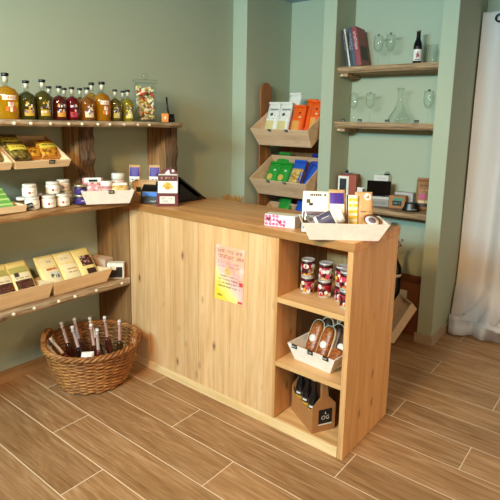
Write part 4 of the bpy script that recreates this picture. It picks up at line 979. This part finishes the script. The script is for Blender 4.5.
wineglass('leftmost wine glass on the middle niche plank, near the partition', -1.862, 3.56, ZM, 0.215)
wineglass('second wine glass from the left on the middle niche plank', -1.722, 3.56, ZM, 0.215)
wineglass('wine glass right of the decanter on the middle niche plank', -1.275, 3.55, ZM, 0.225)
o = copy_tree(beer0); o['label'] = 'dark beer bottle with white label standing alone on the top niche plank'; o['group'] = 'single bottle on the niche plank'
place(o, (-1.385, 3.56, ZT), (0, 0, R(25))); o.scale = (1, 1, 1)
for c in list(o.children):
    if c.name.startswith('label'):
        bpy.data.objects.remove(c)
mb = MB()
for c, a0, a1, z0, z1, off in (('eee9e4', -70, 70, 0.022, 0.100, 0), ('1a1a22', -30, 30, 0.100, 0.118, 0), ('b03048', -20, -8, 0.040, 0.072, .0005), ('1a1a22', -5, 8, 0.045, 0.085, .0005), ('b03048', 10, 22, 0.050, 0.066, .0005), ('1a1a22', -30, 25, 0.028, 0.034, .0005)):
    mb.use(flat(c)); rr = 0.0301 + off; g = [[mb.V((rr*math.cos(R(-90+a0+(a1-a0)*i/8)), rr*math.sin(R(-90+a0+(a1-a0)*i/8)), z)) for z in (z0, z1)] for i in range(9)]
    for A_, B_ in zip(g, g[1:]): mb.face([A_[0], B_[0], B_[1], A_[1]], True)
lb = mb.build('label', None, recalc=False); lb.parent = o
t = thing('tumbler', 'clear glass tumbler at the right end of the top niche plank', 'glass', (-1.275, 3.55, ZT))
MB().use(GLASS).lathe([(0, 0), (0.036, 0), (0.037, 0.004), (0.037, 0.125), (0.0345, 0.125), (0.0345, 0.012), (0, 0.010)], 28, (-1.275, 3.55, ZT)).build('tumbler_body', t)
t = thing('decanter', 'wide-based clear glass wine decanter on the middle niche plank', 'decanter', (-1.49, 3.565, ZM))
MB().use(GLASS).lathe([(0, 0), (0.075, 0), (0.092, 0.008), (0.096, 0.022), (0.086, 0.045), (0.050, 0.095), (0.028, 0.135), (0.020, 0.175), (0.022, 0.215), (0.034, 0.250), (0.031, 0.250), (0.019, 0.215), (0.017, 0.175), (0.025, 0.135), (0.047, 0.093), (0.083, 0.043), (0.092, 0.022), (0, 0.010)], 32, (-1.49, 3.565, ZM), 0.86, 0.86).build('decanter_body', t)
tg0 = None
for lab, x, z in (('small dark price card at the left wine glass of the middle plank', -1.905, ZM), ('small dark price card before the second wine glass of the middle plank', -1.765, ZM), ('small dark price card in front of the decanter', -1.545, ZM), ('small dark price card before the right wine glass of the middle plank', -1.325, ZM)):
    t = thing('price_card', lab, 'price tag', (0, 0, 0), 'price cards on the middle niche plank')
    if tg0 is None:
        mb = MB().use(tagb).prism([(-0.016, -0.008, 0), (-0.016, 0.008, 0), (-0.016, 0, 0.018)], (0.032, 0, 0)); tg0 = mb.build('card', t)
        mb = MB().use(scrib); strokes(mb, (-0.012, -0.0070, 0.004), (1, 0, 0), (0, 0.4, 0.9), 0.022, 0.007, 4); tg1 = mb.build('print', t, recalc=False)
    else:
        for p in (tg0, tg1): c = p.copy(); COL.objects.link(c); c.parent = t
    place(t, (x, 3.485, z+0.003), (0, 0, R(20)))
# low plank contents
ZL = 0.9355
b = thing('display_case', 'orange-brown wooden case with a white framed dark front on the low niche plank', 'case', (0, 0, 0))
MB().use(flat('a5482a', 0.5)).box(-.055, .085, -.07, .07, 0, .215).build('case', b, 0.003)
MB().use(white).box(-.058, .026, -.078, -.0705, 0.002, .205).build('white_frame', b, 0.001)
MB().use(black).box(-.045, .008, -.0805, -.0785, .025, .185).build('dark_pane', b)
place(b, (-1.905, 3.60, ZL), (0, 0, R(18)))
t = thing('webcam', 'small grey and black gadget on top of the orange-brown case', 'gadget', (0, 0, 0))
MB().use(flat('6b6670', 0.4)).box(-.03, .03, -.02, .02, 0, .010).build('base', t, 0.002); MB().use(black).lathe([(0, .0105), (.012, .0105), (.014, .020), (.010, .030), (0, .032)], 14).build('head', t)
place(t, (-1.905, 3.59, ZL+0.216), (0, 0, R(18)))
carton('white_card_box', 'small white printed box just right of the orange-brown case', 'box', 0.06, 0.125, 0.03, white, [('s', -0.3, 0.62, 0.6, 0.10, flat('8a6a72'), 3), ('s', -0.3, 0.25, 0.6, 0.10, flat('5a5a64'), 5), (0.2, 0.55, 0.5, 0.95, inkd)], None, (-1.755, 3.555, ZL), (0, 0, R(20)))
carton('white_device_box', 'wide pale grey receipt printer body under the black screen', 'box', 0.16, 0.075, 0.15, flat('9a9894', 0.5), [(-0.5, 0.75, 0.5, 1.0, flat('c9c7c4')), (-0.45, 0.2, 0.4, 0.5, flat('8a8884'))], None, (-1.62, 3.585, ZL), (0, 0, R(22)))
t = thing('black_screen', 'black screen standing on the grey receipt printer, low niche plank', 'screen', (0, 0, 0))
MB().use(flat('08080a', 0.15)).box(-.088, .088, -.01, .01, 0.008, .115).build('panel', t, 0.003); MB().use(black).box(-.05, .05, -.03, .03, 0, .008).build('stand', t)
place(t, (-1.605, 3.548, ZL+0.076), (0, 0, R(24)))
carton('white_printer_box', 'white box rising behind the black screen on the low niche plank', 'box', 0.12, 0.225, 0.06, flat('e0deda', 0.4), [('s', -0.2, 0.88, 0.5, 0.03, flat('6a6a6a'), 3)], None, (-1.635, 3.674, ZL), (0, 0, 0))
t = thing('clip', 'small black clip lying on top of the tall white box', 'clip', (0, 0, 0))
MB().use(black).box(-.02, .02, -.012, .012, 0, .010).build('base', t, 0.002); MB().use(flat('7a7880', 0.3)).tube([(-.015, 0, .010), (-.01, 0, .024), (.01, 0, .024), (.015, 0, .010)], .003, 6).build('loop', t)
place(t, (-1.60, 3.674, ZL+0.226))
b = carton('tea_carton', 'brown kraft carton with a teal and black label on the low niche plank', 'carton', 0.12, 0.092, 0.09, flat('a8703a'), [(-0.28, 0.22, 0.28, 0.62, flat('15161a')), (-0.2, 0.62, 0.36, 0.86, flat('4a8a74')), ('s', -0.2, 0.36, 0.4, 0.12, flat('7ab8a0'), 3)], None, (-1.455, 3.575, ZL), (0, 0, R(12)))
carton('paper_stack', 'grey and white papers lying behind the kraft tea carton', 'papers', 0.14, 0.11, 0.07, flat('b9b4b4'), (), None, (-1.44, 3.668, ZL), (0, 0, R(4)))
pouch('coffee_bag', 'kraft coffee bag with pink label leaning at the right end of the low niche plank', 'bag', 0.105, 0.225, 0.055, flat('9a6a44'), [(-0.3, 0.35, 0.1, 0.52, flat('c0387a')), (-0.40, 0.10, 0.40, 0.30, flat('3a2a2a')), (-0.35, 0.22, 0.30, 0.31, flat('d9b48a'), 0.0016), ('s', -0.3, 0.78, 0.6, 0.04, flat('5a3a24'), 3), ('s', -0.3, 0.62, 0.6, 0.06, flat('c99a74'), 4)], None, (-1.275, 3.60, ZL), (R(-10), 0, R(22)), fold=True)
b = thing('black_pouch', 'crumpled black pouch at the foot of the kraft coffee bag', 'pouch', (0, 0, 0))
mb = MB().use(black); rows = []
for j in range(7):
    v = j/6; rows.append([mb.V(((0.062*(1-0.35*v) + 0.008*mnoise.noise((k*2.1, j*1.7, 3)))*math.cos(2*math.pi*k/16), (0.035*(1-0.4*v))*math.sin(2*math.pi*k/16), 0.062*v + 0.006*mnoise.noise((k*1.3, j, 8))*v)) for k in range(16)])
for A_, B_ in zip(rows, rows[1:]):
    for k in range(16): mb.face([A_[k], A_[(k+1) % 16], B_[(k+1) % 16], B_[k]], True)
mb.face(rows[0][::-1]); mb.face(rows[-1]); mb.build('pouch_body', b); mb = MB().use(scrib); strokes(mb, (-0.01, -0.0355, 0.012), (1, 0, 0), (0, 0, 1), 0.05, 0.008, 2); mb.build('print', b, recalc=False)
place(b, (-1.325, 3.50, ZL), (0, 0, R(18)))

# under the low plank
sd = thing('storage_unit', 'dark storage stand with a grey framed panel below the low niche plank', 'storage', (-1.70, 3.6, 0))
MB().use(flat('2a241f', 0.6)).box(-1.93, -1.50, 3.50, 3.70, 0.0, 0.68).build('cabinet', sd, 0.003)
fr = thing('framed_panel', 'grey framed panel leaning beneath the low niche plank', 'panel', (0, 0, 0))
MB().use(flat('9a8c80', 0.6)).box(-.07, .07, -.006, .006, 0, .15).build('frame', fr, 0.002); MB().use(flat('6f6a68', 0.5)).box(-.055, .055, -.0075, -.0062, .015, .135).build('grey_sheet', fr)
place(fr, (-1.555, 3.535, 0.681), (R(-6), 0, R(12)))
bx = thing('cardboard_box', 'large brown cardboard box on the floor behind the counter by the right pilaster', 'box', (-1.335, 3.60, 0))
cbm = flat('8a5230', 0.75)
MB().use(cbm).box(-1.47, -1.20, 3.50, 3.506, 0, 0.40).box(-1.47, -1.20, 3.694, 3.70, 0, 0.40).box(-1.47, -1.464, 3.506, 3.694, 0, 0.40).box(-1.206, -1.20, 3.506, 3.694, 0, 0.40).box(-1.464, -1.206, 3.506, 3.694, 0, 0.006).build('walls', bx)
MB().use(white).box(-1.36, -1.305, 3.4985, 3.4998, 0.28, 0.335).build('sticker', bx)
fl = thing('dried_flowers', 'dark bottle with reddish dried flowers behind the counter end', 'flowers', (-1.385, 3.42, 0))
MB().use(black).lathe([(0, 0), (0.05, 0), (0.052, 0.01), (0.052, 0.52), (0.03, 0.56), (0.018, 0.60), (0.018, 0.63), (0, 0.63)], 20, (-1.385, 3.42, 0)).build('bottle', fl)
MB().use(white).lathe([(0.0525, 0.455), (0.0535, 0.455), (0.0535, 0.475), (0.0525, 0.475)], 20, (-1.385, 3.42, 0), closed=True).build('white_band', fl)
mb = MB().use(flat('7a3a34', 0.7)); rnd = random.Random(9)
for k in range(12):
    a = rnd.random()*6.28; e = 0.03 + 0.05*rnd.random(); p = Vector((-1.385, 3.42, 0.62)); q = p + Vector((math.cos(a)*e, math.sin(a)*e, 0.05 + 0.08*rnd.random()))
    mb.tube([p, (p+q)/2 + Vector((0, 0, 0.01)), q], 0.002, 4); mb.lathe([(0, -0.008), (0.007, -0.003), (0.008, 0.003), (0, 0.009)], 6, tuple(q))
mb.build('flower_heads', fl)
_, MZ = crate('empty pale wooden tray leaning against the right pilaster on the floor', 0.20, 0.17, 0.33, 0.29, 0.07, flat('d8c2a8', 0.6), (-1.265, 3.30, 0.165), (R(58), R(0), R(-42)), name='tray', cat='tray')

# ------------------------------------------------------------------ curtain
cu = thing('curtain', 'floor-length off-white linen curtain pooling on the floor at the right', 'curtain', (-0.4, 3.92, 0))
mb = MB().use(LINEN); nu, nv = 170, 110; x0, x1 = -1.062, 0.35; grid = []
for i in range(nu+1):
    u = i/nu; x = x0 + (x1-x0)*u; col_ = []
    for j in range(nv+1):
        v = j/nv
        z = 2.35*(1-v)
        fold = 0.036*math.sin(x*20 + 0.9*math.sin(v*2.2)) + 0.018*math.sin(x*37 + 1.2 + 2*v) + 0.02*mnoise.noise((x*9, v*2.5, 3))
        fold *= (0.45 + 0.55*min(1, v*1.5))
        y = 3.925 + fold; xx = x + 0.012*mnoise.noise((x*5, v*3, 0))*v
        if v > 0.86:                                                # the surplus length lies crumpled on the floor
            t_ = (v - 0.86)/0.14; n1 = mnoise.noise((x*5.5, t_*2.2, 2)); n2 = mnoise.noise((x*13, t_*5, 7))
            y = 3.925 + fold*(1 - 0.5*t_) - 0.03 - 0.15*t_**0.8 - 0.09*n1*t_ - 0.035*n2*t_
            z = 2.35*0.14*(1 - t_)**2.6 + 0.015 + 0.085*abs(math.sin(t_*6.5 + 3.5*n1 + x*5))*min(1, t_*3) + 0.028*(1 + n2)*min(1, t_*4)*(1.2 - t_)
            xx += 0.05*n1*t_ + 0.015*n2*t_
            if t_ > 0.97: z = 0.008
        elif v > 0.7: y -= 0.03*((v - 0.7)/0.16)**2
        z = max(z, 0.008); col_.append(mb.V((xx, y, z)))
    grid.append(col_)
for i in range(nu):
    for j in range(nv): mb.face([grid[i][j], grid[i+1][j], grid[i+1][j+1], grid[i][j+1]], True)
c = mb.build('cloth', cu); so = c.modifiers.new('thickness', 'SOLIDIFY'); so.thickness = 0.004
for x in (-0.945, -0.77, -0.60, -0.42, -0.24, -0.06, 0.12):
    MB().use(flat('2c2c30', 0.3, metal=0.8)).lathe([(0.018, -0.004), (0.030, -0.004), (0.030, 0.004), (0.018, 0.004)], 20, closed=True).xf(Matrix.Translation((x, 3.895, 2.30)) @ Matrix.Rotation(R(90), 4, 'X')).build('grommet', cu)
rd_ = thing('curtain_rod', 'dark curtain rod behind the top of the linen curtain', 'rod', (-0.4, 3.98, 2.30))
MB().use(black).tube([(-1.05, 3.985, 2.30), (1.0, 3.985, 2.30)], 0.012, 10).build('rod', rd_)
MB().use(black).box(-1.058, -1.052, 3.96, 4.01, 2.24, 2.34).build('bracket', rd_)
